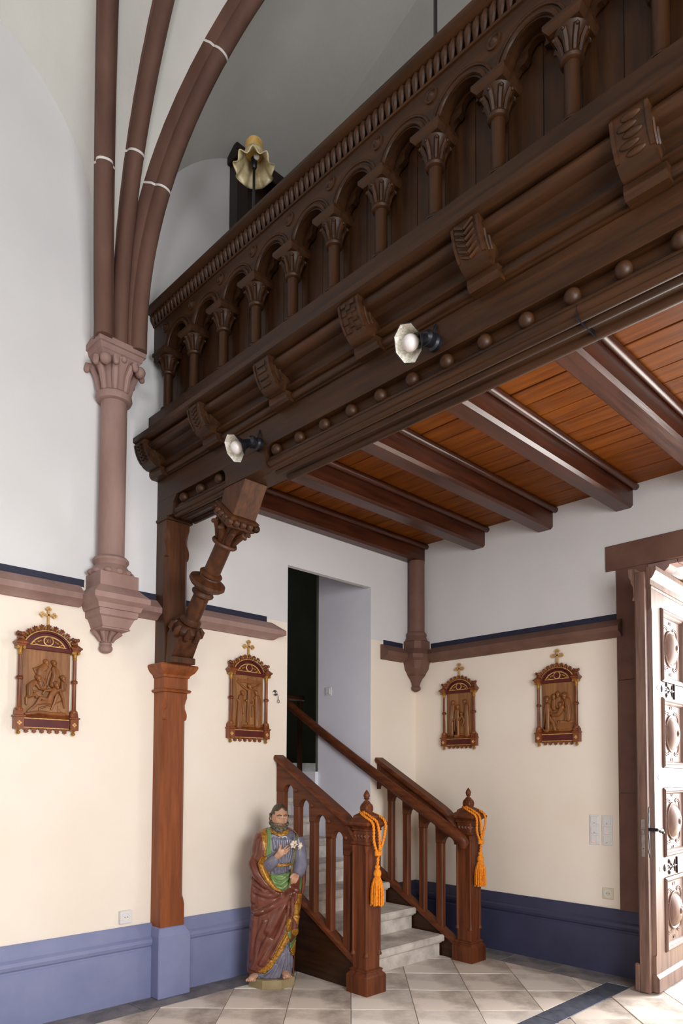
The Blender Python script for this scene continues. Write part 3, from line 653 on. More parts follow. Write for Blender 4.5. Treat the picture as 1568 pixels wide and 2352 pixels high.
# ---------------------------------------------------------------- balustrades
wz, wx = wood('z', 'red'), wood('x', 'red')
def newel(par, O, cx, cy):
    def N(mb, name, parent, **k): return P0(mb, name, wz, parent, O, **k)
    def sq(rows, fy=1): return MB().loft([[(cx-e, cy-e, z), (cx+e, cy-e, z), (cx+e, cy+e, z), (cx-e, cy+e, z)] for z, e in rows])
    nw = N(sq([(.16, .066), (1.135, .066)]), 'newel_post', par, smooth=0, bevel=.004)
    N(sq([(0, .096), (.118, .096), (.128, .090), (.14, .078), (.146, .076), (.15, .081), (.158, .081), (.166, .068)]), 'newel_base', nw, smooth=20)
    for sx in (-1, 1):
        for sy in (-1, 1):
            mb = MB(); mb.M = Matrix.Translation((cx+sx*.062, cy+sy*.062, 0))
            mb.lathe([(.014, .25), (.019, .252), (.019, .262), (.013, .275), (.0115, .285), (.0115, .945), (.014, .95), (.017, .955), (.013, .96), (.016, .978), (.019, .985), (.019, .995), (.01, 1.0)], 10); N(mb, 'corner_shaft', nw)
    N(sq([(.998, .066), (1.003, .074), (1.012, .076), (1.02, .072), (1.024, .066)]), 'neck_moulding', nw, smooth=20)
    for q in range(4):
        for d in range(4):
            mb = MB(); mb.M = Matrix.Translation((cx, cy, 0)) @ Matrix.Rotation(q*math.pi/2, 4, 'Z'); xx = -.045+d*.03
            mb.add([(xx-.013, -.066, 1.072), (xx+.013, -.066, 1.072), (xx+.013, -.066, 1.044), (xx-.013, -.066, 1.044), (xx, -.079, 1.066)], [(0,1,4),(1,2,4),(2,3,4),(3,0,4),(3,2,1,0)]); N(mb, 'dentil', nw, smooth=0)
    N(sq([(1.095, .066), (1.10, .074), (1.108, .074), (1.112, .07), (1.122, .078), (1.13, .09), (1.136, .104), (1.148, .108), (1.156, .104), (1.185, .066), (1.188, .066), (1.198, .064), (1.22, .032), (1.24, .02)]), 'newel_cap', nw, smooth=20)
    mb = MB()
    fn = N(sq([(1.215, .026), (1.275, .026), (1.292, .016), (1.30, .012)]), 'finial', nw, smooth=20)
    for q in range(4):
        mb = MB(); mb.M = Matrix.Translation((cx, cy, 1.248)) @ Matrix.Rotation(q*math.pi/2, 4, 'Z') @ Matrix.Rotation(math.pi/2, 4, 'X')
        mb.M = mb.M @ Matrix.Translation((0, 0, .018)); mb.lathe([(.036, 0), (.036, .012), (.033, .015), (.029, .015), (.027, .012), (.001, .012)], 20)
        for a in range(4): mb.ball((.013*math.cos(a*math.pi/2), .013*math.sin(a*math.pi/2), .012), (.008, .008, .005), 8, 6)
        N(mb, 'rosette_disc', fn)
    mb = MB(); mb.M = Matrix.Translation((cx, cy, 0)); mb.lathe([(.012, 1.29), (.011, 1.305), (.016, 1.312), (.022, 1.316), (.017, 1.32), (.021, 1.328), (.0225, 1.338), (.018, 1.352), (.009, 1.366), (.001, 1.376)], 16); N(mb, 'finial_bud', fn)
    return nw
def balustrade(O, y0, y1, slots, w_, ztop, captop, strtop, cx, cy, label, capw, xend):
    ba = tag(empty('stair_balustrade', O), label, 'balustrade', 'balustrades of the stone stairs')
    def B(mb, name, mat, parent=None, **k): return P0(mb, name, mat, parent or ba, O, **k)
    r = w_/2; lo = []; sp = []
    for xl in slots: sp.append(ztop(xl+r)-r)
    right = slots[-1]+w_; xe = min(xend, right)
    poly = [(.002, captop(.002)-.03)]+[(x, captop(x)-.03) for x in [xend*i/12 for i in range(1, 13)]]
    seq = []
    for i in range(len(slots)-1, -1, -1):
        c, zc = slots[i]+r, sp[i]
        if i < len(slots)-1: seq += [(slots[i]+w_, sp[i+1]), (slots[i]+w_, zc)]
        else: seq += [(xend, zc)] if xend > right else []
        for a in range(0, 181, 15):
            px = c+r*math.cos(R(a))
            if px <= xend: seq.append((px, zc+r*math.sin(R(a))))
    if seq[0][0] < xend-1e-4: seq = [(xend, seq[0][1])]+seq
    poly += seq+[(.002, sp[0])]
    ym = (y0+y1)/2
    ab = B(MB().ext(poly, 'y', y0, y1), 'arcade_board', wx, smooth=25, bevel=.003)
    for i in range(len(slots)):                                                 # balusters between the slots
        xl, xr = (.002, slots[0]) if i == 0 else (slots[i-1]+w_, slots[i])
        zt = sp[i]; c_ = .008
        if xr-xl < .012: continue
        B(MB().loft([[(xl, y0+c_, z), (xl+c_, y0, z), (xr-c_, y0, z), (xr, y0+c_, z), (xr, y1-c_, z), (xr-c_, y1, z), (xl+c_, y1, z), (xl, y1-c_, z)] if True else [] for z in (strtop((xl+xr)/2)-.04, zt)]), 'baluster', wz, smooth=0)
    for i in range(len(slots)-1):
        xb = slots[i]+w_+.034; zb = (ztop(slots[i]+r)+ztop(slots[i+1]+r))/2+.012
        mb = MB(); mb.M = axis_frame((xb, y0, zb), (0, -1, 0)); mb.lathe([(.017, -.002), (.017, .004), (.012, .010), (.004, .013), (.001, .013)], 14); B(mb, 'wooden_button', wx, ab)
    B(MB().ext([(.002, 0.0), (xend, 0.0), (xend, max(.02, strtop(xend)-.03)), (.002, strtop(.002)-.03)], 'y', y0+.005, y1-.005), 'string_board', wood('x', 'dark'), smooth=0)
    mb = MB(); mb.loft([[(x, y0-.016, strtop(x)-.045), (x, y0-.016, strtop(x)-.018), (x, y0-.004, strtop(x)), (x, y1+.004, strtop(x)), (x, y1+.016, strtop(x)-.018), (x, y1+.016, strtop(x)-.045)] for x in (.002, xend)]); B(mb, 'string_cap', wx, smooth=25)
    xs = [.0015+(xend-.0015)*i/14 for i in range(15)]
    ya, yb = capw
    B(MB().loft([[(x, ya, captop(x)-.018), (x, ya+.012, captop(x)), (x, yb-.012, captop(x)+.0), (x, yb, captop(x)-.018), (x, yb, captop(x)-.034), (x, ym+.03, captop(x)-.05), (x, ym-.03, captop(x)-.05), (x, ya, captop(x)-.034)] for x in xs]), 'cap_rail', wx, smooth=25)
    newel(ba, O, cx, cy); return ba
def cap_curve(x, a, b): return a-b*x if x < .72 else a-b*x-(x-.72)**2*2.2
balustrade((.95, -1.67, 0), -1.705, -1.655, [.092, .276, .457, .637, .82], .114, lambda x: 1.395-.594*(x-.157), lambda x: cap_curve(x, 1.632, .572), lambda x: .47-.57*(x-.441), .948, -1.668,
           'carved oak balustrade with newel post nearest the saint statue', (-1.735, -1.625), .886)
balustrade((.95, -.49, 0), -.545, -.495, [.010, .186, .368, .549, .738], .118, lambda x: 1.405-.594*(x-.07), lambda x: cap_curve(x, 1.632, .572), lambda x: .555-.575*(x-.17), .958, -.488,
           'dark oak balustrade with newel post on the back wall side of the stairs', (-.575, -.455), .896)
# round handrail on the right side of the stairs
hr = tag(empty('handrail', (.95, -.67, .9)), 'long rounded oak handrail running up the right side into the stair passage', 'handrail'); HO = (.95, -.67, .9)
mb = MB(); pts = [(-1.22, -.672, 2.262), (-.622, -.672, 1.897), (-.124, -.672, 1.612), (.065, -.668, 1.505), (.5, -.662, 1.262), (.72, -.655, 1.145), (.86, -.648, 1.06), (.955, -.642, 1.005), (1.005, -.638, .972), (1.02, -.636, .945), (1.012, -.636, .92)]
mb.tube(pts, [.03, .03, .031, .033, .036, .037, .038, .038, .038, .036, .026], 16, 1.15, roundend=True); P0(mb, 'rail', wx, hr, HO, smooth=50)
mb = MB(); mb.tube([(p[0]-.012, p[1], p[2]-.036) for p in pts[0:9]], .014, 8); P0(mb, 'under_moulding', wx, hr, HO)
for x in (.25, .75):
    zc = 1.505-.55*(x-.065); mb = MB(); mb.tube([(x, -.665, zc-.02), (x, -.62, zc-.05), (x, -.54, zc-.05)], .010, 8); P0(mb, 'rail_bracket', M['iron'], hr, HO)
mb = MB(); mb.tube([(-.45, -.668, 1.77), (-.45, -.62, 1.73)], .010, 8); P0(mb, 'rail_bracket', M['iron'], hr, HO)
lr = tag(empty('landing_handrail', (-1.30, -.84, 1.43)), 'dark handrail crossing the dim end of the stair passage', 'handrail')
MB().box(-.03, .03, -.55, .55, .817, .873).build('rail', wood('y', 'dark'), lr, smooth=0, bevel=.01)
for yy in (-.5, 0, .5): MB().box(-.02, .02, yy-.02, yy+.02, -.005, .817).build('rail_post', wood('z', 'dark'), lr, smooth=0)

# ---------------------------------------------------------------- orange tie-back cords with tassels
def helix(path, r_off, r, turns, phase, n_per=10):
    P_ = [Vector(p) for p in path]
    # resample with Catmull-Rom
    out = []
    for i in range(len(P_)-1):
        p0, p1_, p2_, p3 = P_[max(i-1, 0)], P_[i], P_[i+1], P_[min(i+2, len(P_)-1)]
        for j in range(8):
            t = j/8; out.append(.5*((2*p1_)+(p2_-p0)*t+(2*p0-5*p1_+4*p2_-p3)*t*t+(3*p1_-p0-3*p2_+p3)*t**3))
    out.append(P_[-1]); res = []; L = 0
    for i, p in enumerate(out):
        if i: L += (p-out[i-1]).length
        t = (out[min(i+1, len(out)-1)]-out[max(i-1, 0)]).normalized(); x = t.cross(Vector((.3, .2, 1))).normalized(); y = t.cross(x)
        a = L*turns+phase; res.append(p+x*(r_off*math.cos(a))+y*(r_off*math.sin(a)))
    return res
def tassel(cx, cy, label, sway=0.0):
    O = (cx+.12, cy-.02, 1.2)
    ta = tag(empty('tieback_cord', O), label, 'tassel', 'orange tie-back cords on the newel posts')
    kx, ky, kz = cx+.118, cy-.008+sway, .955
    paths = [[(cx-.045, cy-.012, 1.222), (cx+.005, cy-.052, 1.212), (cx+.062, cy-.066, 1.19), (cx+.110, cy-.062, 1.162), (cx+.122, cy-.058, 1.12), (cx+.118, cy-.05, 1.03), (kx, ky-.012, kz)],
             [(cx-.045, cy+.012, 1.225), (cx+.01, cy-.036, 1.222), (cx+.07, cy-.035, 1.195), (cx+.112, cy-.022, 1.165), (cx+.122, cy-.012, 1.12), (cx+.118, cy+.004, 1.04), (kx, ky+.012, kz+.01)],
             [(cx-.035, cy+.035, 1.222), (cx+.03, cy+.06, 1.205), (cx+.09, cy+.07, 1.178), (cx+.116, cy+.068, 1.14), (cx+.12, cy+.055, 1.08), (cx+.12, cy+.03, 1.01), (kx, ky+.006, kz)],
             [(kx, ky+.006, kz), (kx+.004, ky-.006, kz-.04), (kx, ky-.008, .865)]]
    for p in paths:
        mb = MB()
        for ph in (0, math.pi): mb.tube(helix(p, .0048, .006, 150, ph), .0062, 7)
        P0(mb, 'cord', M['orange'], ta, O, smooth=60)
    mb = MB()
    for ph in (0, 2.1, 4.2): mb.tube([(kx+.018*math.cos(a+ph)*.8, ky+.02*math.sin(a+ph), kz-.006+.012*math.sin(2*a+ph)) for a in [i*.7 for i in range(10)]], .0085, 8)
    P0(mb, 'knot', M['orange'], ta, O, smooth=60)
    mb = MB(); mb.M = Matrix.Translation((kx, ky-.008, 0))
    mb.lathe([(.006, .872), (.014, .868), (.018, .86), (.017, .85), (.012, .845), (.018, .84), (.0255, .825), (.027, .812), (.023, .797), (.016, .787), (.014, .784)], 18); P0(mb, 'tassel_head', M['orange'], ta, O)
    mb = MB()
    for i in range(36):
        a = i*2.399; q = math.sqrt((i+.5)/36); r0, r1 = .018*q, .044*q
        x0, y0_ = kx+r0*math.cos(a), ky-.008+r0*math.sin(a); x1, y1_ = kx+r1*math.cos(a), ky-.008+r1*math.sin(a)
        mb.tube(helix([(x0, y0_, .788), ((x0+2*x1)/3, (y0_+2*y1_)/3, .745), (x1, y1_, .68), (x1*1.0, y1_, .604+.006*math.sin(i*7))], .0012, .005, 260, i), .0062, 6)
    o = P0(mb, 'tassel_fringe', M['orange'], ta, O, smooth=60); o['kind'] = 'stuff'
    return ta
tassel(.948, -1.668, 'orange tasselled cord on the newel post nearest the statue')
tassel(.958, -.488, 'orange tasselled cord on the newel post by the back wall', .01)
# ---------------------------------------------------------------- Stations of the Cross plaques
def capsules(lst, fx, fz, sc, depth=.75, y=-.014):
    mb = MB()
    for it in lst:
        if it[0] == 'h':                                                  # head with hair/cap bulge
            _, x, yy, r = it; X, Z, rr = fx(x), fz(x, yy), r*sc
            mb.ball((X, y-rr*.75, Z), (rr*.88, rr*.85, rr*1.15), 14, 10); mb.ball((X-rr*.2, y-rr*.4, Z+rr*.38), (rr*1.02, rr*.85, rr*.92), 12, 8)
            mb.ball((X+rr*.22, y-rr*1.55, Z-rr*.10), (rr*.17, rr*.25, rr*.36), 8, 6); mb.ball((X+rr*.15, y-rr*1.1, Z-rr*.85), (rr*.5, rr*.5, rr*.55), 10, 7)
            for s in (-1, 1): mb.ball((X+rr*(.2+s*.38), y-rr*1.42, Z+rr*.28), (rr*.28, rr*.16, rr*.12), 8, 6)
        elif it[0] == 'b':
            _, x0, y0, x1, y1, d = it; mb.box(fx(x0), fx(x1), y-d, y+.004, fz(x0, y1), fz(x1, y0))
        else:
            pts, rad = it; n = len(pts); fat = max(rad)*sc > .012
            k_ = .80 if fat else 1.0; rs_ = [(rad[0]+(rad[1]-rad[0])*i/(n-1))*k_ for i in range(n)]
            P_ = [(fx(a), y-min(rs_[i]*sc*.35, .014), fz(a, b_)) for i, (a, b_) in enumerate(pts)]
            k = len(mb.v); mb.tube(P_, [q*sc for q in rs_], 14, up=(0, 1, 0), roundend=True)
            if fat:                                                        # drapery ridges along the body
                for off in (-.62, -.25, .15, .5):
                    Q_ = []
                    for i, p in enumerate(P_):
                        q0, q1 = Vector(P_[max(i-1, 0)]), Vector(P_[min(i+1, n-1)]); d = (q1-q0).normalized(); side = Vector((d.z, 0, -d.x)); r_ = rs_[i]*sc
                        Q_.append(tuple(Vector(p)+side*(off*r_*(1+.25*math.sin(i*2.1+off*9)))+Vector((0, -math.sqrt(max(.05, 1-off*off))*r_*.96, 0))))
                    mb.tube(Q_, [max(.0012, rs_[i]*sc*.13) for i in range(n)], 6, up=(0, 1, 0), roundend=True)
            for i in range(k, len(mb.v)):
                v = mb.v[i]; mb.v[i] = (v[0], max(y-.026, y+(v[1]-y)*depth), v[2])
    return mb
def folds(lst, fx, fz, sc, y=-.03):
    mb = MB()
    for pts, r in lst: mb.tube([(fx(a), y, fz(a, b_)) for a, b_ in pts], r*sc, 6, up=(0, 1, 0))
    return mb
F1 = (lambda x: (x-735)*.00036, lambda x, y: .118+(1905+.074*(x-735)-y)*.00037, .00037)
F2 = (lambda x: (x-452)*.00079, lambda x, y: .118+(1325+.09*(x-452)-y)*.00064, .00064)
F3 = (lambda x: (x-293)*.00114, lambda x, y: .118+(905-.04*(x-293)-y)*.00094, .00098)
F4 = (lambda x: (x-1240)*.00086, lambda x, y: .118+(850-.10*(x-1240)-y)*.00087, .00087)
def rob(x, y0, y1, r, lean=0): return [([(x+lean*.5, y0), (x, (y0*2+y1)/3), (x-lean*.3, (y0+2*y1)/3), (x-lean*.5, y1)], (r*.75, r))]
SCENES = [
 (F1, [[('h', 715, 1040, 46), ([(690, 1110), (620, 1160), (610, 1300), (660, 1430)], (80, 95)), ([(600, 1130), (520, 1145), (570, 1240), (680, 1250)], (42, 26)), ([(700, 1180), (690, 1300), (680, 1420)], (26, 22))],
       [('h', 845, 1050, 46), ([(850, 1140), (870, 1240), (830, 1400)], (66, 76)), ([(910, 1160), (935, 1260), (810, 1300)], (34, 22)), ([(800, 1180), (760, 1300), (740, 1420)], (24, 20))],
       [('layer', 1.0), ('h', 582, 1300, 48), ([(520, 1370), (440, 1430), (450, 1570)], (60, 66)), ([(480, 1390), (410, 1460), (520, 1520), (590, 1500)], (34, 20)), ([(560, 1400), (600, 1460), (690, 1490)], (28, 18)), ([(430, 1590), (540, 1560), (560, 1600)], (46, 38)), ([(400, 1620), (400, 1720)], (26, 20))],
       [('layer', 1.6), ('h', 875, 1410, 52), ([(850, 1490), (800, 1580), (760, 1660)], (60, 52)), ([(760, 1660), (620, 1620), (540, 1740), (420, 1840)], (50, 22)), ([(770, 1690), (650, 1690), (590, 1700)], (44, 40)), ([(790, 1490), (700, 1500), (660, 1550)], (26, 18)), ([(900, 1500), (960, 1480), (1000, 1500)], (26, 20))],
       [('layer', .9), ('h', 995, 1300, 46), ([(1000, 1370), (990, 1470)], (56, 50)), ([(1035, 1400), (1030, 1490), (900, 1510)], (28, 18)), ([(960, 1520), (1010, 1640), (1035, 1790)], (38, 18)), ([(900, 1570), (860, 1700), (815, 1810)], (30, 16))],
       [([(400, 1880), (600, 1850), (800, 1880), (1040, 1900)], (34, 40)), ([(620, 1800), (640, 1860)], (16, 14)), ([(930, 1760), (935, 1880)], (9, 9)), ([(960, 1810), (1000, 1880)], (8, 8)), ([(870, 1880), (1010, 1860)], (8, 8)), ([(620, 1790), (860, 1730), (1040, 1650)], (16, 12))]]),
 (F2, [[('b', 330, 772, 592, 792, .008), ('b', 446, 745, 470, 1320, .007)],
       [('layer', .8), ('h', 458, 845, 27), ([(440, 880), (390, 850), (322, 782)], (17, 9)), ([(482, 880), (540, 850), (605, 808)], (17, 9)), ([(460, 890), (458, 950), (455, 1000)], (40, 34)), ([(455, 1000), (450, 1060), (442, 1160), (438, 1240)], (34, 13)), ([(425, 1010), (490, 1030)], (20, 22))],
       [('layer', .6), ('h', 378, 920, 25)]+rob(350, 965, 1310, 52, 20)+[([(330, 1000), (340, 1050), (400, 1010)], (20, 13)), ([(380, 950), (392, 1060), (395, 1160)], (13, 9))],
       [('layer', .6), ('h', 540, 918, 24)]+rob(555, 970, 1310, 54, -10)+[([(590, 1000), (590, 1060), (500, 1080)], (20, 13)), ([(520, 980), (580, 960)], (12, 12)), ([(500, 1090), (495, 1200)], (14, 9))],
       [('h', 440, 1255, 14), ([(290, 1318), (440, 1310), (620, 1320)], (14, 16))]]),
 (F3, [[('h', 235, 578, 17)]+rob(222, 612, 885, 34, 8)+[([(210, 650), (240, 690), (262, 660)], (13, 8))],
       [('h', 350, 572, 17)]+rob(365, 612, 890, 35, -6)+[([(390, 640), (385, 700), (335, 690)], (13, 8))],
       [('layer', .6), ('h', 287, 622, 18)]+rob(275, 665, 890, 42, 4)+[([(255, 690), (245, 740), (290, 770)], (14, 9)), ([(310, 690), (330, 740), (300, 775)], (14, 9))],
       [('layer', 1.5), ('h', 322, 690, 15), ([(320, 715), (290, 755), (240, 745), (215, 800)], (18, 9)), ([(330, 720), (345, 760), (330, 800)], (10, 8))],
       [([(185, 892), (290, 885), (405, 892)], (12, 12))]]),
 (F4, [[('layer', .9), ('h', 1140, 558, 25)]+rob(1135, 615, 840, 46, 10)+[([(1160, 640), (1190, 690), (1240, 690)], (18, 11)), ([(1150, 720), (1200, 780), (1215, 840)], (22, 16))],
       [('h', 1205, 532, 22), ([(1205, 570), (1200, 640)], (34, 30))],
       [('h', 1247, 508, 22), ([(1250, 550), (1240, 620)], (36, 32))],
       [('h', 1315, 518, 26), ([(1335, 560), (1350, 640), (1345, 730)], (38, 34)), ([(1300, 580), (1270, 640)], (20, 14))],
       [('layer', 1.4), ('h', 1275, 600, 20), ([(1290, 630), (1260, 690), (1200, 705)], (30, 22)), ([(1320, 640), (1345, 690), (1320, 740)], (14, 10)), ([(1200, 700), (1165, 690)], (16, 10))],
       [('b', 1215, 740, 1392, 758, .014), ('b', 1225, 760, 1392, 830, .009), ([(1245, 760), (1260, 840)], (14, 12)), ([(1100, 848), (1390, 838)], (10, 10))]]),
]
def plaque(loc, rz, scene, label, roman=None):
    pl = tag(empty('relief_plaque', loc, rz), label, 'wall plaque', 'Stations of the Cross plaques')
    fx, fz, sc = scene[0]
    def Q(mb, name, mat, parent=None, **k): return mb.build(name, mat, parent or pl, **k)
    pn = Q(MB().box(-.142, .142, -.014, -.002, .105, .52), 'relief_panel', M['rpanel'], smooth=0)
    for fg in scene[1]:
        lay = fg[0][1] if fg[0][0] == 'layer' else 0; fg = fg[1:] if fg[0][0] == 'layer' else fg
        Q(capsules(fg, fx, fz, sc, y=-.014-.009*lay), 'relief_figure', M['relief'], pn, smooth=50)
    mb = MB()                                                         # base with corner blocks
    ba = Q(MB().box(-.14, .14, -.03, -.002, .035, .10), 'base_rail', M['frame'], smooth=0, bevel=.002)
    Q(MB().box(-.132, .132, -.034, -.03, .044, .088), 'inscription_board', M['maroon'], ba, smooth=0)
    for z0, z1 in ((.036, .041), (.091, .096)): Q(MB().box(-.136, .136, -.034, -.028, z0, z1), 'gilt_line', M['goldleaf'], ba, smooth=0)
    Q(MB().ext([(-.035, .10), (-.042, .106), (-.03, .112), (-.016, .125), (-.002, .125), (-.002, .10)], 'x', -.142, .142), 'sill_moulding', M['frame'], ba, smooth=0)
    for s in (-1, 1):
        bl = Q(MB().loft([[(s*.165-e, -.045-q, z), (s*.165+e, -.045-q, z), (s*.165+e, -.002, z), (s*.165-e, -.002, z)] for z, e, q in ((.03, .026, .0), (.098, .026, .0), (.10, .033, .006), (.108, .033, .006), (.112, .024, -.004), (.138, .022, -.006))]), 'corner_block', M['frame'], smooth=20)
        mb = MB(); mb.M = Matrix.Translation((s*.165, -.046, .064))
        for q in range(4): mb.ball((.008*math.cos(q*math.pi/2), 0, .008*math.sin(q*math.pi/2)), (.007, .003, .007), 8, 6)
        Q(mb, 'quatrefoil', M['goldleaf'], bl)
        mb = MB(); mb.M = Matrix.Translation((s*.165, -.026, 0)); mb.lathe([(.002, -.004), (.010, .0), (.013, .008), (.011, .014), (.006, .017), (.009, .022), (.016, .03)], 12); Q(mb, 'pendant_knob', M['gold'], bl)
        mb = MB(); mb.M = Matrix.Translation((s*.165, -.028, 0)); mb.lathe([(.022, .136), (.024, .142), (.022, .150), (.015, .156), (.0125, .162), (.0115, .322), (.0115, .34), (.011, .475)], 14); co = Q(mb, 'column', M['frame'])
        for z in (.145, .332):
            mb = MB(); mb.M = Matrix.Translation((s*.165, -.028, 0)); mb.lathe([(.012, z-.012), (.019, z-.008), (.021, z), (.017, z+.004), (.020, z+.007), (.013, z+.012)], 14); Q(mb, 'column_ring', M['goldleaf' if z < .2 else 'frame'], co)
        mb = MB(); mb.M = Matrix.Translation((s*.165, -.028, 0)); mb.lathe([(.012, .47), (.014, .475), (.012, .48), (.013, .50), (.02, .518), (.022, .522)], 12)
        for t in (-1, 1): mb.M = axis_frame((s*.165+t*.018, -.045, .512), (0, 1, 0)); mb.lathe([(.009, -.004), (.009, .03), (.003, .03)], 10)
        Q(mb, 'volute_capital', M['gold'], co)
        Q(MB().loft([[(s*.165-e, -.028-e, z), (s*.165+e, -.028-e, z), (s*.165+e, -.002, z), (s*.165-e, -.002, z)] for z, e in ((.52, .024), (.53, .027), (.535, .034), (.543, .036), (.548, .03), (.56, .018), (.566, .012), (.578, .012))]), 'entablature_block', M['frame'], smooth=20)
        mb = MB(); mb.ball((s*.165, -.028, .594), .014, 12, 8)
        for a in range(5): mb.ball((s*.165+.02*math.cos(a*1.257), -.028+.012*math.sin(a*1.257), .594+.004*math.cos(a*2)), (.010, .010, .012), 8, 6)
        Q(mb, 'flower_finial', M['frame'])
    ar = Q(MB().box(-.142, .142, -.034, -.002, .51, .535), 'architrave', M['maroon'], smooth=0, bevel=.002)
    # segmental arch above: centre below the springing
    zc, ro = .50, .150; a0, a1 = R(14), R(166)
    tym = MB(); tym.ext([(ro*.98*math.cos(a0+(a1-a0)*i/20), zc+ro*.86*math.sin(a0+(a1-a0)*i/20)*1.0) for i in range(21)], 'y', -.024, -.002); Q(tym, 'tympanum', M['maroon'], ar, smooth=0)
    def arcline(r, y, th, mat, name):
        mb = MB(); mb.tube([(r*math.cos(a0+(a1-a0)*i/24), y, zc+r*.87*math.sin(a0+(a1-a0)*i/24)) for i in range(25)], th, 8, up=(0, 1, 0)); return Q(mb, name, mat, ar)
    arcline(.150, -.028, .0055, M['goldleaf'], 'gilt_arch'); arcline(.141, -.030, .0075, M['maroon'], 'painted_arch'); arcline(.112, -.027, .0045, M['goldleaf'], 'gilt_arch')
    Q(MB().box(-.11, .11, -.031, -.022, .536, .541), 'gilt_line', M['goldleaf'], ar, smooth=0)
    mb = MB(); mb.M = axis_frame((0, -.024, .569), (0, -1, 0)); mb.lathe([(.031, 0), (.031, .007), (.026, .009), (.024, .005), (.001, .005)], 20); md = Q(mb, 'medallion', M['goldleaf'], ar)
    mb = MB(); mb.M = axis_frame((0, -.0285, .569), (0, -1, 0)); mb.lathe([(.0235, 0), (.0235, .002), (.001, .002)], 20); Q(mb, 'medallion_field', M['maroon'], ar)
    for s in (-1, 1):
        mb = MB()
        for q in range(4): mb.ball((s*(.045+q*.013), -.026, .552+.006*math.cos(q*1.7)+(.01 if q < 2 else 0)), (.009, .004, .006), 8, 6)
        Q(mb, 'foliage_scroll', M['gold'], ar)
    if roman:
        mb = MB(); y_ = -.0315
        for ch, xo in zip(roman, (-.007, .008)):
            if ch == 'X':
                for sg in (-1, 1): mb.add([(xo-sg*.006-.0012, y_, .580), (xo-sg*.006+.0012, y_, .580), (xo+sg*.006+.0012, y_, .558), (xo+sg*.006-.0012, y_, .558)], [(0, 1, 2, 3)])
            else: mb.box(xo-.0012, xo+.0012, y_-.0005, y_, .558, .580)
        Q(mb, 'roman_numeral', M['goldleaf'], ar, smooth=0)
    for k in range(11):                                                 # leaf cresting over the arch
        a = a0+(a1-a0)*(k+.5)/11; rr_ = .163; cx_, cz_ = rr_*math.cos(a), zc+rr_*.88*math.sin(a); dx_, dz_ = math.cos(a), math.sin(a)
        mb = MB()
        mb.tube([(cx_-dx_*.010, -.022, cz_-dz_*.010), (cx_+dx_*.012, -.026, cz_+dz_*.012)], [.006, .009], 7)
        for t in (-1, 0, 1):
            ax, az = dx_*math.cos(t*.8)-dz_*math.sin(t*.8), dz_*math.cos(t*.8)+dx_*math.sin(t*.8)
            mb.tube([(cx_+dx_*.008, -.026, cz_+dz_*.008), (cx_+dx_*.008+ax*.013, -.034, cz_+dz_*.008+az*.013), (cx_+dx_*.006+ax*.022, -.03, cz_+dz_*.006+az*.022)], [.006, .0065, .002], 6)
        Q(mb, 'crest_leaf', M['frame'])
        if k < 10:
            a2 = a0+(a1-a0)*(k+1)/11; mb = MB(); mb.ball((.170*math.cos(a2), -.028, zc+.170*.88*math.sin(a2)), .0085, 8, 6); Q(mb, 'crest_bud', M['gold'])
            mb = MB(); mb.ball((.158*math.cos(a2), -.02, zc+.158*.88*math.sin(a2)), (.007, .008, .008), 8, 6); Q(mb, 'crest_bead', M['frame'])
    cr = MB(); cr.box(-.006, .006, -.024, -.012, .64, .765).box(-.034, .034, -.024, -.012, .725, .737)
    for (px, pz, dx_, dz_) in ((0, .768, 0, 1), (-.036, .731, -1, 0), (.036, .731, 1, 0)):
        for t in (-1, 0, 1):
            ox, oz = (dx_*.009 if t == 0 else t*.010*abs(dz_)), (dz_*.009 if t == 0 else t*.010*abs(dx_)); cr.M = axis_frame((px+ox, -.018, pz+oz), (0, -1, 0)); cr.lathe([(.008, -.006), (.008, .006)], 12)
    Q(cr, 'trefoil_cross', M['goldleaf'], smooth=0)
    for k in range(6):                                                  # scalloped fringe
        xm = -.115+k*.046
        mb = MB(); mb.ext([(xm-.020, .036), (xm-.018, .028), (xm-.008, .022), (xm-.010, .018), (xm-.012, .014), (xm, .006), (xm+.012, .014), (xm+.010, .018), (xm+.008, .022), (xm+.018, .028), (xm+.020, .036)], 'y', -.022, -.006); Q(mb, 'fringe_drop', M['frame'], ba, smooth=0)
    return pl
plaque((0, -3.512, 1.717), R(90), SCENES[0], 'carved wooden relief plaque of a man being nailed to a cross, left of the post', 'XI')
plaque((0, -1.999, 1.717), R(90), SCENES[1], 'carved wooden crucifixion relief plaque between the post and the stair doorway')
plaque((.529, 0, 1.708), 0, SCENES[2], 'dark carved relief plaque on the back wall, nearest the corner shaft')
plaque((1.497, 0, 1.717), 0, SCENES[3], 'dark carved entombment relief plaque on the back wall, nearest the door')

# ---------------------------------------------------------------- fixtures
def switch_frame(name, loc, rz, label, n, lit=None, cat='switch', mat='plastic'):
    t = tag(empty(name, loc, rz), label, cat); h = .0725*n
    MB().box(-.041, .041, -.009, 0, -h/2-.004, h/2+.004).build('frame', M[mat], t, smooth=0, bevel=.002)
    for i in range(n):
        zc = h/2-.0725*(i+.5); r = MB().box(-.0285, .0285, -.015, -.008, zc-.029, zc+.029).build('rocker', M[mat], t, smooth=0, bevel=.002)
        MB().box(-.005, .005, -.0157, -.0148, zc-.021, zc-.018).build('indicator', M['led'] if lit == i else M['ledge'], r, smooth=0)
    return t
switch_frame('light_switch', (1.790, 0, 1.063), 0, 'white triple light switch with red lamp at the bottom, left of the pair', 3, 2)
switch_frame('light_switch', (1.889, 0, 1.063), 0, 'white triple light switch with red lamp in the middle, right of the pair', 3, 1)
switch_frame('light_switch', (-.556, -.624, 2.268), 0, 'single white light switch on the reveal of the stair doorway', 1)
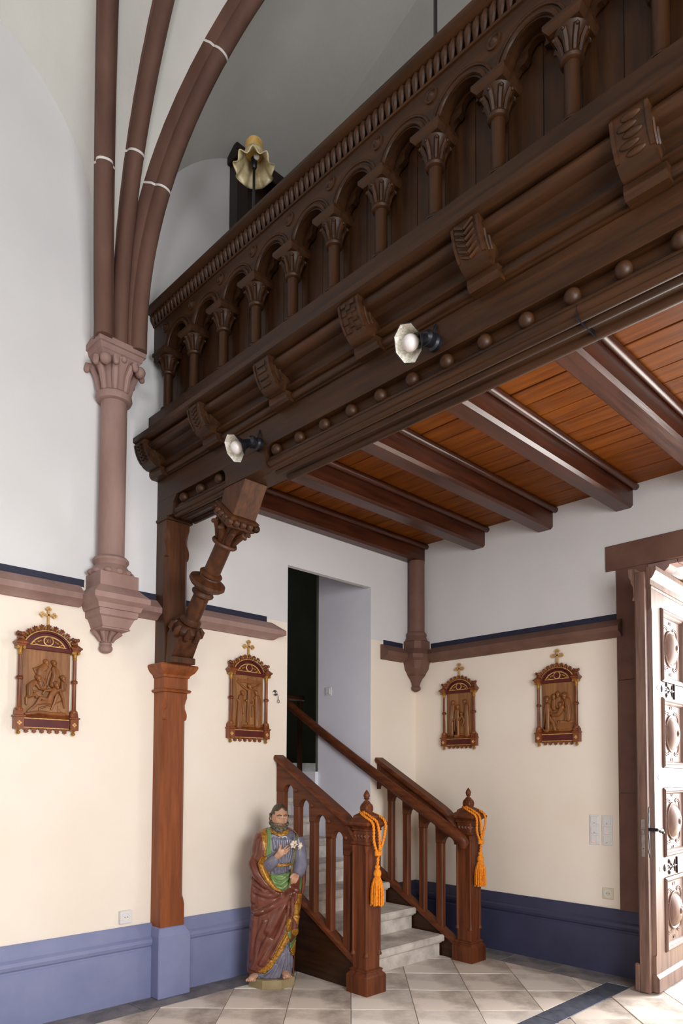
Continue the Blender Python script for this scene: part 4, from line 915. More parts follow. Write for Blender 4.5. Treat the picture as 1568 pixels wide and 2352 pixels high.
def socket(loc, rz, label, mat, deep=.012):
    t = tag(empty('wall_socket', loc, rz), label, 'socket')
    MB().box(-.041, .041, -deep, 0, -.041, .041).build('plate', M[mat], t, smooth=0, bevel=.004, bseg=2)
    mb = MB(); mb.M = axis_frame((0, -deep, 0), (0, -1, 0)); mb.lathe([(.031, -.001), (.031, .003), (.0205, .003), (.0195, -.0008), (.001, -.0008)], 24); c = mb.build('socket_insert', M['plastic'], t)
    for s in (-1, 1):
        mb = MB(); mb.M = axis_frame((s*.0095, -deep-.0004, 0), (0, -1, 0)); mb.lathe([(.0028, 0), (.0028, .0016), (.0005, .0016)], 10); mb.build('pin_hole', M['ledge'], c)
    return t
socket((0, -2.97, .546), R(90), 'white surface mounted socket above the blue dado, left of the post', 'plastic', .03)
socket((1.892, 0, .588), 0, 'cream wall socket below the light switches by the door', 'plastic2')
socket((0, -.323, .668), R(90), 'cream wall socket behind the stair balustrade', 'plastic2')
socket((0, -.115, .675), R(90), 'white wall socket by the room corner behind the stair balustrade', 'plastic')
hk = tag(empty('wall_hook', (0, -1.726, 2.118), R(90)), 'small iron wall hook with ring beside the stair doorway', 'hook')
mb = MB(); mb.M = axis_frame((0, 0, 0), (0, -1, 0)); mb.lathe([(.024, 0), (.024, .004), (.018, .007), (.012, .004), (.006, .009), (.001, .010)], 18); mb.build('rosette', M['steel'], hk)
mb = MB(); mb.tube([(.004, -.008, -.002), (.014, -.02, -.012), (.018, -.022, -.04), (.020, -.022, -.055)], .0022, 6); mb.tube([(.020+.010*math.sin(a), -.022, -.066+.011*math.cos(a)) for a in [i*.524 for i in range(13)]], .002, 6); mb.build('hook_wire', M['iron'], hk)

# ---------------------------------------------------------------- spotlights on the fascia
def spot(mount, d, label):
    t = tag(empty('spotlight', mount), label, 'spotlight', 'spotlights on the gallery fascia'); d = Vector(d).normalized()
    mb = MB(); mb.M = axis_frame((0, .06, 0), (0, -1, 0)); mb.lathe([(.038, 0), (.038, .02), (.03, .03), (.03, .045), (.034, .05), (.034, .065), (.02, .078), (.001, .08)], 20); mb.build('mount', M['black'], t)
    mb = MB(); mb.tube([(0, .04, 0), (.004, .045, .05), (.004, .058, .085)], .006, 8); mb.build('cable', M['black'], t)
    A = axis_frame(tuple(d*.01), d)
    mb = MB(); mb.M = A; mb.lathe([(.001, -.01), (.02, -.01), (.026, .03), (.03, .05), (.082, .115), (.084, .118), (.081, .118), (.034, .0545), (.001, .0545)], 8, caps=False); mb.build('reflector_shell', M['black'], t, smooth=0)
    mb = MB(); mb.M = A
    for i in range(8):
        a, b_ = 2*math.pi*i/8, 2*math.pi*(i+1)/8
        mb.add([(.034*math.cos(a), .034*math.sin(a), .0555), (.034*math.cos(b_), .034*math.sin(b_), .0555), (.0795*math.cos(b_), .0795*math.sin(b_), .1172), (.0795*math.cos(a), .0795*math.sin(a), .1172)], [(0, 1, 2, 3)])
    mb.build('mirror_facets', M['mirror'], t, smooth=0)
    mb = MB(); mb.M = A; mb.lathe([(.012, .045), (.014, .06), (.024, .072), (.033, .085), (.036, .098), (.034, .112), (.026, .124), (.012, .131), (.001, .133)], 20); mb.build('frosted_bulb', M['bulb'], t)
M['mirror'] = noisemat('pleated_reflector', 'b9b4a2', 'f0ede4', 120, .25, (1, 1, 1), metal=0, spec=.7)
M['bulb'] = plain('frosted_bulb_glass', 'd9d3d2', .15, spec=.7)
spot((1.15, -2.84, 3.372), (-.015, -.114, -.075), 'small black spotlight above the diagonal brace on the gallery fascia')
spot((2.425, -2.84, 3.40), (-.02, -.11, -.065), 'larger looking black spotlight in the middle of the gallery fascia')

# ---------------------------------------------------------------- lamps and door case on the gallery
M['amber'] = noisemat('amber_glass', 'b98a3c', 'd8b262', 30, .3, spec=.5)
M['opal'] = noisemat('cream_frilled_glass', 'a6946c', 'cdbf9a', 18, .28, spec=.6)
def gallery_lamp(x, label):
    t = tag(empty('gallery_lamp', (x, -2.76, 4.72)), label, 'lamp', 'lamps on the gallery parapet')
    mb = MB(); mb.lathe([(.035, -.04), (.035, -.032), (.012, -.02), (.008, .03)], 14); mb.build('foot', M['black'], t)
    mb = MB(); mb.tube([(0, 0, .01), (0, 0, .40)], .0085, 8); mb.lathe([(.012, .38), (.018, .39), (.02, .44), (.014, .45)], 12); mb.build('stem', M['black'], t)
    rings = []
    for r, z, fr in ((.118, .365, 1), (.108, .372, .8), (.088, .395, .4), (.07, .43, .12), (.06, .47, .03), (.055, .50, 0)):
        rings.append([((r+fr*.010*math.cos(9*a))*math.cos(a), (r+fr*.010*math.cos(9*a))*math.sin(a), z+fr*.014*math.cos(9*a)) for a in [2*math.pi*i/72 for i in range(72)]])
    TL = Matrix.Translation((0, 0, .42)) @ Matrix.Rotation(R(13), 4, Vector((-.6, -.8, 0))) @ Matrix.Translation((0, 0, -.42))
    mb = MB(); mb.M = TL; mb.loft(rings, caps=False); o = mb.build('frilled_shade', M['opal'], t, smooth=60); s = o.modifiers.new('solid', 'SOLIDIFY'); s.thickness = .005
    mb = MB(); mb.M = TL; mb.lathe([(.054, .49), (.057, .495), (.052, .505), (.055, .555), (.048, .572), (.03, .578), (.001, .578)], 24); mb.build('amber_chimney', M['amber'], t)
    mb = MB(); mb.ball((.022, 0, .44), .018, 12, 8); mb.build('bulb', M['bulb'], t)
    return t
gallery_lamp(1.045, 'brass coloured gallery lamp with frilled glass shade above the parapet')
tag(MB().lathe([(.03, 0), (.03, .006), (.009, .02), (.0085, 1.6)], 10).build('iron_rod', M['black'], loc=(2.41, -2.76, 4.68)), 'thin dark iron rod standing on the gallery parapet', 'rod')
dc = tag(empty('door_case', (0, -1.7, 3.75)), 'black-brown wooden door case against the left wall above the gallery', 'door case'); DCO = (0, -1.7, 3.75)
dk = noisemat('black_brown_wood', '150a06', '24130c', 20, .4, (1, 1, .1))
P0(MB().box(.001, .11, -2.215, -2.12, 3.75, 6.20), 'jamb', dk, dc, DCO, smooth=0, bevel=.004)
P0(MB().box(.001, .11, -1.25, -1.155, 3.75, 6.20), 'jamb', dk, dc, DCO, smooth=0, bevel=.004)
P0(MB().box(.001, .13, -2.24, -1.13, 6.12, 6.23), 'head', dk, dc, DCO, smooth=0, bevel=.006)
for k in range(4): P0(MB().box(.001, .02, -2.12+k*.2175+.002, -2.12+(k+1)*.2175-.002, 3.75, 6.12), 'door_board', dk, dc, DCO, smooth=0)

# ---------------------------------------------------------------- church door leaf
ang = math.atan2(.9987, -.05)
LO = (2.300, -.345, 0)
dl = struct(empty('door_1', LO, ang), 'heavy panelled oak church door leaf standing open at the right edge', 'door')
dw = M['doorw']
def D(mb, name, mat=None, parent=None, **k): return mb.build(name, mat or dw, parent or dl, **k)
D(MB().box(0, 1.0, -.032, .034, .012, 2.90), 'core', smooth=0, bevel=.003)
D(MB().box(.03, .05, .034, .05, .22, 2.72), 'cover_strip', smooth=0, bevel=.004)
D(MB().box(.0, 1.0, .034, .07, .012, .20), 'inner_plinth', smooth=0, bevel=.008)
D(MB().ext([(.034, 2.70), (.05, 2.705), (.05, 2.72), (.04, 2.73), (.045, 2.80), (.06, 2.83), (.06, 2.85), (.075, 2.875), (.078, 2.93), (.034, 2.93)], 'x', .0, 1.0), 'inner_cornice', smooth=25)
ROWS = [(2.155, 2.68), (1.54, 2.04), (.91, 1.395), (.25, .765)]
PX0, PX1 = .235, .755
D(MB().loft([[(.055, -.032, z), (.055+c, -.058, z), (PX0, -.058, z), (PX0, -.032, z)] for z, c in ((.10, 0), (.25, .0), (.27, .012), (2.62, .012), (2.66, .0), (2.80, .0))]), 'stile', smooth=0)
D(MB().box(PX1, .98, -.058, -.032, .10, 2.80), 'stile', smooth=0, bevel=.004)
zz = [.10]+[v for a, b_ in ROWS[::-1] for v in (a, b_)]+[2.80]
for i in range(0, len(zz), 2): D(MB().box(PX0, PX1, -.057, -.032, zz[i], zz[i+1]), 'rail', smooth=0, bevel=.003)
D(MB().ext([(-.032, .012), (-.078, .012), (-.078, .105), (-.068, .118), (-.058, .13), (-.032, .13)], 'x', .05, 1.0), 'plinth', smooth=0, bevel=.003)
D(MB().ext([(-.032, 2.78), (-.062, 2.785), (-.064, 2.80), (-.056, 2.815), (-.056, 2.85), (-.07, 2.86), (-.085, 2.885), (-.09, 2.90), (-.095, 2.905), (-.095, 2.935), (-.032, 2.935)], 'x', .045, 1.0), 'cornice', smooth=25)
for z0, z1 in ROWS:
    x0, x1 = PX0, PX1; xc, zc = (x0+x1)/2, (z0+z1)/2
    p = D(MB().box(x0, x1, -.036, -.030, z0, z1), 'panel', smooth=0)
    prof = [(0, -.036), (0, -.066), (.012, -.076), (.02, -.074), (.028, -.058), (.034, -.056), (.042, -.046), (.046, -.036)]
    rings = []
    for (ax, az, sx, sz) in ((x0, z0, 1, 1), (x1, z0, -1, 1), (x1, z1, -1, -1), (x0, z1, 1, -1), (x0, z0, 1, 1)): rings.append([(ax+sx*d_, y_, az+sz*d_) for d_, y_ in prof])
    mb = MB(); mb.loft(rings, closed=False, caps=False); D(mb, 'panel_moulding', parent=p, smooth=20)
    mb = MB(); mb.M = axis_frame((xc, -.036, zc), (0, -1, 0)); mb.lathe([(.138, 0), (.138, .010), (.132, .014), (.124, .010), (.118, .006), (.112, .014), (.100, .026), (.080, .038), (.055, .047), (.034, .051), (.028, .047), (.024, .048), (.018, .056), (.010, .061), (.001, .062)], 36); D(mb, 'boss', parent=p)
    for q in range(4):
        a = q*math.pi/2+math.pi/4; cx_, cz_ = xc+.135*math.cos(a), zc+.135*math.sin(a); mb = MB()
        for rr_ in (.066, .052): mb.tube([(cx_+rr_*math.cos(a+t), -.037, cz_+rr_*math.sin(a+t)) for t in [-1.5+i*.25 for i in range(13)]], .005, 6, up=(0, 1, 0))
        D(mb, 'carved_lobe', parent=p)
    for s in (-1, 1):
        for t in (-1, 1): mb = MB(); mb.M = axis_frame((xc+t*.016, -.036, zc+s*.19), (0, -1, 0)) @ Matrix.Rotation(t*.5, 4, 'Z'); mb.lathe([(.015, 0), (.012, .004), (.001, .005)], 4); D(mb, 'carved_lozenge', parent=p, smooth=0)
for zc in (2.10, .835):                                               # iron strap hinges
    mb = MB(); mb.box(.50, 1.0, -.064, -.057, zc-.022, zc+.022); s_ = D(mb, 'strap_hinge', M['iron'], smooth=0, bevel=.002)
    D(MB().box(.49, .51, -.068, -.057, zc-.06, zc+.06), 'strap_bar', M['iron'], s_, smooth=0, bevel=.003)
    for px, pz, r in ((.25, 0, .026), (.34, .038, .017), (.34, -.038, .017), (.33, 0, .012), (.39, 0, .016), (.44, 0, .013)):
        mb = MB(); mb.M = axis_frame((px, -.057, zc+pz), (0, -1, 0)); mb.lathe([(r, 0), (r, .005), (r*.6, .010), (.001, .012)], 10); D(mb, 'strap_stud', M['iron'], s_)
    mb = MB(); mb.tube([(.25, -.06, zc), (.50, -.06, zc)], .006, 6)
    for t in (-1, 1): mb.tube([(.40, -.06, zc), (.36, -.06, zc+t*.03), (.34, -.06, zc+t*.038)], .005, 6); mb.tube([(.45, -.06, zc+t*.01), (.46, -.06, zc+t*.045)], [.007, .002], 6)
    D(mb, 'strap_scroll', M['iron'], s_)
for zc in (2.10, 1.47, .835): mb = MB(); mb.M = axis_frame((.15, -.058, zc), (0, -1, 0)); mb.lathe([(.018, 0), (.014, .002), (.001, .002)], 4); D(mb, 'stile_lozenge', smooth=0)
hd = D(MB().ext([(.026, 1.27), (.036, 1.255), (.032, 1.24), (.042, 1.22), (.036, 1.18), (.046, 1.14), (.046, 1.09), (.036, 1.04), (.034, .99), (.042, .96), (.034, .945), (.026, .92), (.018, .945), (.010, .96), (.018, .99), (.016, 1.04), (.006, 1.09), (.006, 1.14), (.016, 1.18), (.010, 1.22), (.020, 1.24), (.016, 1.255)], 'y', -.036, -.031), 'handle_plate', M['iron'], smooth=0)
mb = MB(); mb.tube([(.026, -.032, 1.115), (.026, -.07, 1.115), (.03, -.085, 1.115)], [.011, .011, .012], 10)
mb.tube([(.026, -.085, 1.115), (.05, -.088, 1.118), (.075, -.09, 1.105), (.10, -.09, 1.112), (.125, -.088, 1.108), (.14, -.085, 1.09)], [.012, .008, .013, .010, .008, .010], 10, roundend=True); D(mb, 'lever_handle', M['iron'], hd)
lk = D(MB().box(-.003, .0, -.014, .010, .93, 1.185), 'lock_plate', M['steel'], smooth=0)
D(MB().box(-.012, -.003, -.009, .005, 1.08, 1.115), 'latch_bolt', M['steel'], lk, smooth=0, bevel=.002)
mb = MB(); mb.M = axis_frame((-.003, -.002, .985), (-1, 0, 0)); mb.lathe([(.004, 0), (.004, .0005), (.0005, .0005)], 10); D(mb, 'screw_hole', M['ledge'], lk)
# ---------------------------------------------------------------- statue of a bearded saint
SX, SY = .36, -2.03
su = tag(empty('saint_statue', (SX, SY, 0), math.atan2(.78, .624)), 'painted statue of a bearded saint in brown mantle holding a white lily, beside the stairs', 'statue')
U = lambda x: (x-394)*.000659
Z = lambda y: 1.277-(y-205)*.000653
M['mantle'] = noisemat('brown_red_paint', '5e3022', '764233', 9, .24, bump=.03, spec=.55)
M['tunic'] = noisemat('blue_grey_paint', '63616f', '7d7b8c', 10, .24, bump=.03, spec=.55)
M['sgreen'] = noisemat('green_lining_paint', '55703f', '708c55', 10, .26, bump=.03, spec=.5)
M['sgold'] = noisemat('gilded_brocade', '7a4a10', 'c08a2c', 70, .32, bump=.3, metal=.25, spec=.5)
M['skin'] = noisemat('painted_skin', 'b08368', 'c79c82', 14, .3, spec=.45)
M['hair'] = noisemat('grey_brown_hair_paint', '2c241a', '5c503e', 40, .42, bump=.3, spec=.4)
M['beard'] = noisemat('grey_beard_paint', '37322a', '8a8474', 70, .45, bump=.5, spec=.3)
M['sbase'] = noisemat('tan_statue_base', '8a7a58', 'a08f6c', 10, .5, bump=.1)
M['lily'] = noisemat('white_lily_paint', 'd8c3ae', 'efe2d2', 30, .4)
M['stem'] = noisemat('green_gold_stem', '4c4a24', '7a7440', 30, .4)
def S(mb, name, mat, parent=None, **k): return mb.build(name, mat, parent or su, **k)
S(MB().loft([[(.008+r*math.cos(R(22.5+45*k)), r*.92*math.sin(R(22.5+45*k)), z) for k in range(8)] for z, r in ((0, .172), (.058, .172), (.062, .168))]), 'statue_base', M['sbase'], smooth=0)
ROW = [(478, 392, 548, .052, .055), (500, 318, 592, .07, .07), (520, 272, 622, .08, .075), (545, 236, 645, .09, .08), (600, 212, 664, .102, .09), (700, 192, 676, .112, .095), (830, 186, 694, .118, .10), (950, 193, 716, .122, .105), (1050, 195, 718, .125, .105), (1150, 190, 706, .126, .108),
       (1270, 186, 692, .126, .11), (1400, 192, 684, .13, .11), (1550, 182, 664, .128, .112), (1700, 174, 640, .126, .112), (1850, 164, 630, .126, .115), (1980, 158, 628, .122, .115), (2062, 166, 622, .112, .11), (2070, 190, 600, .10, .10)]
def sect(y):
    for i in range(len(ROW)-1):
        a, b_ = ROW[i], ROW[i+1]
        if y <= b_[0]:
            t = (y-a[0])/(b_[0]-a[0]); t = t*t*(3-2*t) if i < 3 else t
            return [a[k]+(b_[k]-a[k])*t for k in range(1, 5)]
    return list(ROW[-1][1:])
def seg_d(px, py, pts):
    best = 1e9
    for i in range(len(pts)-1):
        x0, y0 = pts[i]; x1, y1 = pts[i+1]; dx, dy = x1-x0, y1-y0; t = max(0, min(1, ((px-x0)*dx+(py-y0)*dy)/(dx*dx+dy*dy+1e-9)))
        d = (px-x0-t*dx)**2+(py-y0-t*dy)**2
        if d < best: best = d
    return best
FOLD = [  # polyline in picture-plane units, height (m), half width
 ([(640, 1120), (560, 1180), (420, 1290), (250, 1370)], .013, 26), ([(250, 1150), (360, 1180), (500, 1170)], .010, 22), ([(230, 1060), (320, 1130), (460, 1150)], .011, 20),
 ([(600, 1130), (500, 1300), (390, 1500), (370, 1545)], .018, 40), ([(640, 1130), (560, 1350), (470, 1600), (300, 1900)], .013, 20), ([(585, 1150), (470, 1400), (330, 1700), (220, 1950)], .012, 22),
 ([(655, 1140), (590, 1400), (520, 1600), (400, 1830)], .012, 16), ([(230, 1420), (215, 1600), (195, 1950)], .011, 18), ([(330, 1450), (260, 1650), (220, 1960)], .010, 17), ([(200, 1300), (210, 1400), (300, 1350)], .009, 18),
 ([(400, 1640), (330, 1800), (250, 1970)], .010, 15), ([(610, 1150), (600, 1420)], .010, 11), ([(570, 1190), (560, 1430)], .009, 10), ([(640, 1180), (650, 1420)], .010, 12), ([(575, 1430), (565, 1550)], .010, 14), ([(650, 1430), (640, 1560), (655, 1620)], .012, 16),
 ([(205, 1000), (200, 1150), (205, 1260)], .012, 20), ([(205, 860), (240, 960), (330, 1060), (420, 1120)], .016, 24), ([(290, 620), (270, 760), (200, 850)], .008, 26),
 ([(450, 590), (455, 720), (470, 830)], .006, 11), ([(490, 590), (500, 700), (500, 840)], .006, 11), ([(530, 590), (545, 740), (545, 840)], .006, 11), ([(410, 580), (420, 700)], .006, 10), ([(600, 600), (600, 740), (580, 840)], .006, 12), ([(640, 620), (650, 760), (640, 840)], .006, 12),
 ([(400, 885), (395, 940)], .007, 9), ([(430, 885), (425, 945)], .007, 9), ([(465, 885), (462, 945)], .007, 9), ([(500, 880), (498, 945)], .007, 9), ([(535, 880), (535, 945)], .007, 9), ([(565, 878), (566, 940)], .007, 9),
 ([(385, 960), (430, 1040), (490, 1060), (560, 1000), (575, 950)], .010, 13), ([(395, 985), (430, 1080), (500, 1110), (565, 1050)], .011, 13), ([(400, 955), (450, 1000), (510, 1005), (570, 945)], .008, 11),
 ([(560, 1720), (530, 1850), (480, 2050)], .011, 14), ([(520, 1800), (460, 1930), (400, 2050)], .010, 14), ([(590, 1800), (580, 1920), (600, 2040)], .010, 12), ([(440, 1910), (370, 1990), (300, 2045)], .009, 13), ([(560, 1760), (560, 1920), (540, 2000)], .008, 10), ([(360, 1990), (250, 2040)], .008, 12), ([(615, 1830), (625, 1980)], .008, 10)]
def fold_h(px, py):
    h = 0
    for pts, a, w_ in FOLD:
        xs = [p[0] for p in pts]; ys = [p[1] for p in pts]
        if px < min(xs)-3*w_ or px > max(xs)+3*w_ or py < min(ys)-3*w_ or py > max(ys)+3*w_: continue
        d2 = seg_d(px, py, pts)/(w_*w_)
        if d2 < 9: h += a*(math.exp(-d2)-.35*math.exp(-(math.sqrt(d2)-1.7)**2*2))
    return h
def inside(px, py, poly):
    c = False; j = len(poly)-1
    for i in range(len(poly)):
        xi, yi = poly[i]; xj, yj = poly[j]
        if (yi > py) != (yj > py) and px < (xj-xi)*(py-yi)/(yj-yi)+xi: c = not c
        j = i
    return c
TUN = [[(386, 470), (386, 742), (335, 768), (345, 785), (380, 905), (370, 950), (450, 962), (575, 942), (590, 900), (620, 878), (740, 850), (720, 700), (690, 540), (600, 490), (550, 470)],
       [(590, 1660), (575, 1655), (520, 1748), (470, 1828), (400, 1938), (330, 1995), (262, 1990), (150, 2030), (150, 2110), (660, 2110), (660, 1980), (610, 1835), (590, 1780)]]
GRN = [[(345, 470), (388, 470), (388, 742), (333, 768), (347, 640)], [(368, 950), (450, 963), (577, 938), (584, 1050), (548, 1112), (500, 1144), (450, 1132), (408, 1082), (380, 1000)],
       [(655, 868), (702, 888), (722, 960), (716, 1080), (697, 1175), (680, 1060), (690, 960)], [(640, 1440), (690, 1440), (690, 1590), (640, 1695), (592, 1775), (585, 1700), (640, 1625)], [(556, 1545), (592, 1555), (592, 1640), (576, 1655)]]
GLD = [[(278, 478), (345, 472), (348, 640), (335, 768), (316, 772), (306, 640)], [(270, 788), (347, 770), (352, 860), (378, 955), (412, 1075), (455, 1134), (430, 1116), (345, 1025), (296, 922), (272, 845)],
       [(716, 955), (760, 955), (760, 1190), (700, 1205), (698, 1172), (719, 1080)], [(655, 1180), (720, 1190), (700, 1300), (662, 1420), (640, 1505), (620, 1420), (624, 1300)], [(550, 1430), (594, 1430), (594, 1560), (544, 1555)],
       [(578, 1652), (545, 1558), (515, 1605), (466, 1700), (398, 1850), (330, 1932), (258, 1984), (330, 1996), (400, 1938), (470, 1828), (520, 1748)], [(600, 1555), (668, 1555), (662, 1625), (630, 1634), (600, 1592)], [(590, 1772), (640, 1688), (634, 1820), (605, 1835)],
       [(386, 488), (392, 524), (470, 562), (552, 544), (566, 500), (548, 494), (470, 532), (402, 500)], [(438, 856), (597, 841), (597, 868), (438, 882)]]
NT_, NY_ = 250, 330
grid = []; cls = []
for j in range(NY_+1):
    y = 478+(2070-478)*j/NY_; xl, xr, bf, bb = sect(y); row = []
    uc, a_ = (U(xl)+U(xr))/2, (U(xr)-U(xl))/2
    for i in range(NT_):
        th = 2*math.pi*i/NT_; c, s = math.cos(th), math.sin(th); p_ = 2/2.35
        u = uc+a_*math.copysign(abs(c)**p_, c); v = -(bf if s > 0 else bb)*math.copysign(abs(s)**p_, s)
        px = u/.000659+394; n = Vector((c/a_, -s/(bf if s > 0 else bb), 0)).normalized()
        h = fold_h(px, y)*max(0, min(1, s*2.5+.15)) if s > -.06 else 0
        if s < .15 and y > 700: h += .006*math.sin(th*13+y*.006)*min(1, (.15-s)*2)
        row.append((u, v, Z(y), n, h, px, y, s))
    grid.append(row)
def region(px, py, s):
    if s < -.02: return 'mantle'
    for i, p in enumerate(GLD):
        if inside(px, py, p): return 'gold%d' % i
    for i, p in enumerate(GRN):
        if inside(px, py, p): return 'green%d' % i
    for p in TUN:
        if inside(px, py, p): return 'tunic'
    return 'mantle'
OFF = {'tunic': 0.0, 'mantle': .009}; OFF.update({'gold%d' % i: .0105 for i in range(len(GLD))}); OFF.update({'green%d' % i: .007 for i in range(len(GRN))})
parts = {k: (MB(), {}) for k in OFF}
def vid(k, j, i):
    mb, d = parts[k]; i %= NT_
    if (j, i) not in d:
        u, v, z, n, h, px, y, s = grid[j][i]; q = OFF[k]+h
        if k[:5] == 'green' and 940 < y < 1150 and s > 0: q += .022*max(0, 1-((px-480)/110)**2)*max(0, min(1, (1150-y)/60))*max(0, min(1, (y-935)/40))
        d[(j, i)] = len(mb.v); mb.v.append((u+n.x*q, v+n.y*q, z))
    return d[(j, i)]
for j in range(NY_):
    for i in range(NT_):
        g = grid[j][i]; g2 = grid[j+1][(i+1) % NT_]
        k = region((g[5]+g2[5])/2 if abs(g[5]-g2[5]) < 60 else g[5], (g[6]+g2[6])/2, g[7])
        mb, d = parts[k]; mb.f.append([vid(k, j, i), vid(k, j, i+1), vid(k, j+1, i+1), vid(k, j+1, i)]); mb.mi.append(0)
        if k != 'tunic':
            mb, d = parts['tunic']; mb.f.append([vid('tunic', j, i), vid('tunic', j, i+1), vid('tunic', j+1, i+1), vid('tunic', j+1, i)]); mb.mi.append(0)
mb = parts['tunic'][0]
mb.f.append([parts['tunic'][1][(0, i)] for i in range(NT_)]); mb.mi.append(0); mb.f.append([parts['tunic'][1][(NY_, i)] for i in range(NT_)][::-1]); mb.mi.append(0)
tu = S(parts['tunic'][0], 'tunic', M['tunic'], smooth=70)
for k in parts:
    if k == 'tunic' or not parts[k][0].f: continue
    nm, mt, th = ('mantle', 'mantle', .010) if k == 'mantle' else ('gilded_border', 'sgold', .011) if k[:4] == 'gold' else ('green_lining', 'sgreen', .008)
    o = S(parts[k][0], nm, M[mt], smooth=70); sd = o.modifiers.new('solid', 'SOLIDIFY'); sd.thickness = th; sd.offset = 0
# sleeves and rolled mantle edge
def q3(x, y, v): return (U(x), v, Z(y))
mb = MB(); mb.tube([q3(330, 900, -.085), q3(375, 850, -.135), q3(420, 805, -.152), q3(440, 780, -.152)], [.046, .044, .037, .032], 18, roundend=False)
for k in range(4): mb.tube([q3(345+k*22, 810-k*6, -.15-.004*k), q3(352+k*24, 850-k*12, -.178+.003*k), q3(372+k*22, 890-k*18, -.158)], .007, 6)
S(mb, 'sleeve', M['tunic'], smooth=60)
mb = MB(); mb.tube([q3(660, 590, -.03), q3(690, 740, -.05), q3(700, 870, -.08), q3(682, 935, -.115), q3(655, 975, -.14)], [.05, .05, .05, .043, .033], 18)
for k in range(3): mb.tube([q3(690+k*4, 900+k*22, -.07), q3(668-k*4, 905+k*24, -.135-.006*k), q3(640-k*2, 930+k*18, -.145)], .006, 6)
S(mb, 'sleeve', M['tunic'], smooth=60)
mb = MB(); mb.tube([q3(300, 790, -.10), q3(285, 850, -.125), q3(310, 930, -.14), q3(360, 1020, -.15), q3(430, 1100, -.152), q3(490, 1130, -.15)], [.016, .026, .026, .022, .016, .008], 12, 1.3, roundend=True); S(mb, 'gilded_cuff', M['sgold'], smooth=60)
mb = MB(); mb.tube([q3(222, 780, -.04), q3(205, 860, -.06), q3(250, 960, -.10), q3(330, 1060, -.125), q3(420, 1125, -.13)], [.035, .045, .04, .032, .018], 14, 1.0, roundend=True); S(mb, 'mantle_fold', M['mantle'], smooth=60)
mb = MB(); mb.tube([q3(672, 862, -.118), q3(702, 856, -.10), q3(735, 940, -.05), q3(738, 1050, -.035), q3(728, 1180, -.035)], [.008, .016, .018, .016, .010], 10, 1.2, roundend=True); S(mb, 'mantle_fold', M['mantle'], smooth=60)
# head
HC = (U(470), -.028, Z(368)); HR = Matrix.Translation(HC) @ Matrix.Rotation(R(17), 4, 'Z') @ Matrix.Rotation(R(4), 4, 'X')
def head_pt(a, b_, grow=1.0):
    x, y, z = math.sin(b_)*math.sin(a), -math.sin(b_)*math.cos(a), math.cos(b_)
    X, Y, Zz = x*.060, y*.076, z*.100
    if Zz < 0: k = 1-.30*(Zz/.1)**2; X *= k; Y = Y*(1-.12*(Zz/.1)**2)
    g = lambda sx, sz, wx, wz: math.exp(-((X-sx)/wx)**2-((Zz-sz)/wz)**2)
    if y < 0:
        f = .026*math.exp(-(X/.0085)**2)*max(0, min(1, (.028-Zz)/.05))*(1 if Zz > -.030 else max(0, 1-(-.030-Zz)/.006))
        f += .005*(g(-.022, .028, .018, .007)+g(.022, .028, .018, .007))+.004*(g(-.032, -.018, .012, .014)+g(.032, -.018, .012, .014))
        f -= .014*(g(-.022, .010, .012, .009)+g(.022, .010, .012, .009))
        f += .006*g(0, -.047, .014, .004)+.006*g(0, -.056, .012, .004)-.004*g(0, -.0515, .016, .002)+.01*g(0, -.08, .02, .02)
        Y -= f
    return Vector((X*grow, Y*grow, Zz*grow))
def head_mesh(sel, grow, nz=0.0, fr=60):
    mb = MB(); na, nb = 72, 60; idx = {}
    def vi(i, j):
        i %= na
        if (i, j) not in idx:
            p = head_pt(2*math.pi*i/na, math.pi*(j+.5)/(nb), grow)
            if nz: p = p*(1+nz*(noise.noise(p*fr)+.6*noise.noise(p*fr*2.1)))
            idx[(i, j)] = len(mb.v); mb.v.append(tuple(HR @ p))
        return idx[(i, j)]
    for j in range(nb-1):
        for i in range(na):
            p = head_pt(2*math.pi*(i+.5)/na, math.pi*(j+1)/nb)
            if sel(p): mb.f.append([vi(i, j), vi(i+1, j), vi(i+1, j+1), vi(i, j+1)]); mb.mi.append(0)
    return mb
hm = head_mesh(lambda p: True, 1.0)
hm.tube([q3(470, 440, .0), q3(470, 520, .0)], [.042, .05], 16)
hd_ = S(hm, 'head', M['skin'], smooth=70)
o = S(head_mesh(lambda p: (p.z > .062+.010*math.cos(p.x*90) and p.y < .01) or (p.y > -.012 and p.z > -.05) or (p.z > .03 and abs(p.x) > .046), 1.035, .035, 50), 'hair', M['hair'], hd_, smooth=70); o.modifiers.new('solid', 'SOLIDIFY').thickness = .006
for s in (-1, 1):
    mb = MB(); mb.M = HR
    for k in range(8): mb.ball((s*(.058+.004*math.sin(k*2.3)), .006+.010*math.cos(k*1.9), .024-k*.0098), (.012, .018, .012), 8, 6)
    S(mb, 'side_hair', M['hair'], hd_)
mb = MB(); mb.M = HR
for s in (-1, 1): mb.ball((s*.061, .0, .0), (.007, .012, .018), 10, 7)
S(mb, 'ear', M['skin'], hd_)
o = S(head_mesh(lambda p: p.y < .012 and p.z < -.026 and not (abs(p.x) < .020 and p.z > -.040) and not (abs(p.x) < .013 and -.060 < p.z) and not (abs(p.x) < .034 and p.z > -.030), 1.06, .06, 80), 'beard', M['beard'], hd_, smooth=70); o.modifiers.new('solid', 'SOLIDIFY').thickness = .010
mb = MB(); mb.M = HR
rb = random.Random(4)
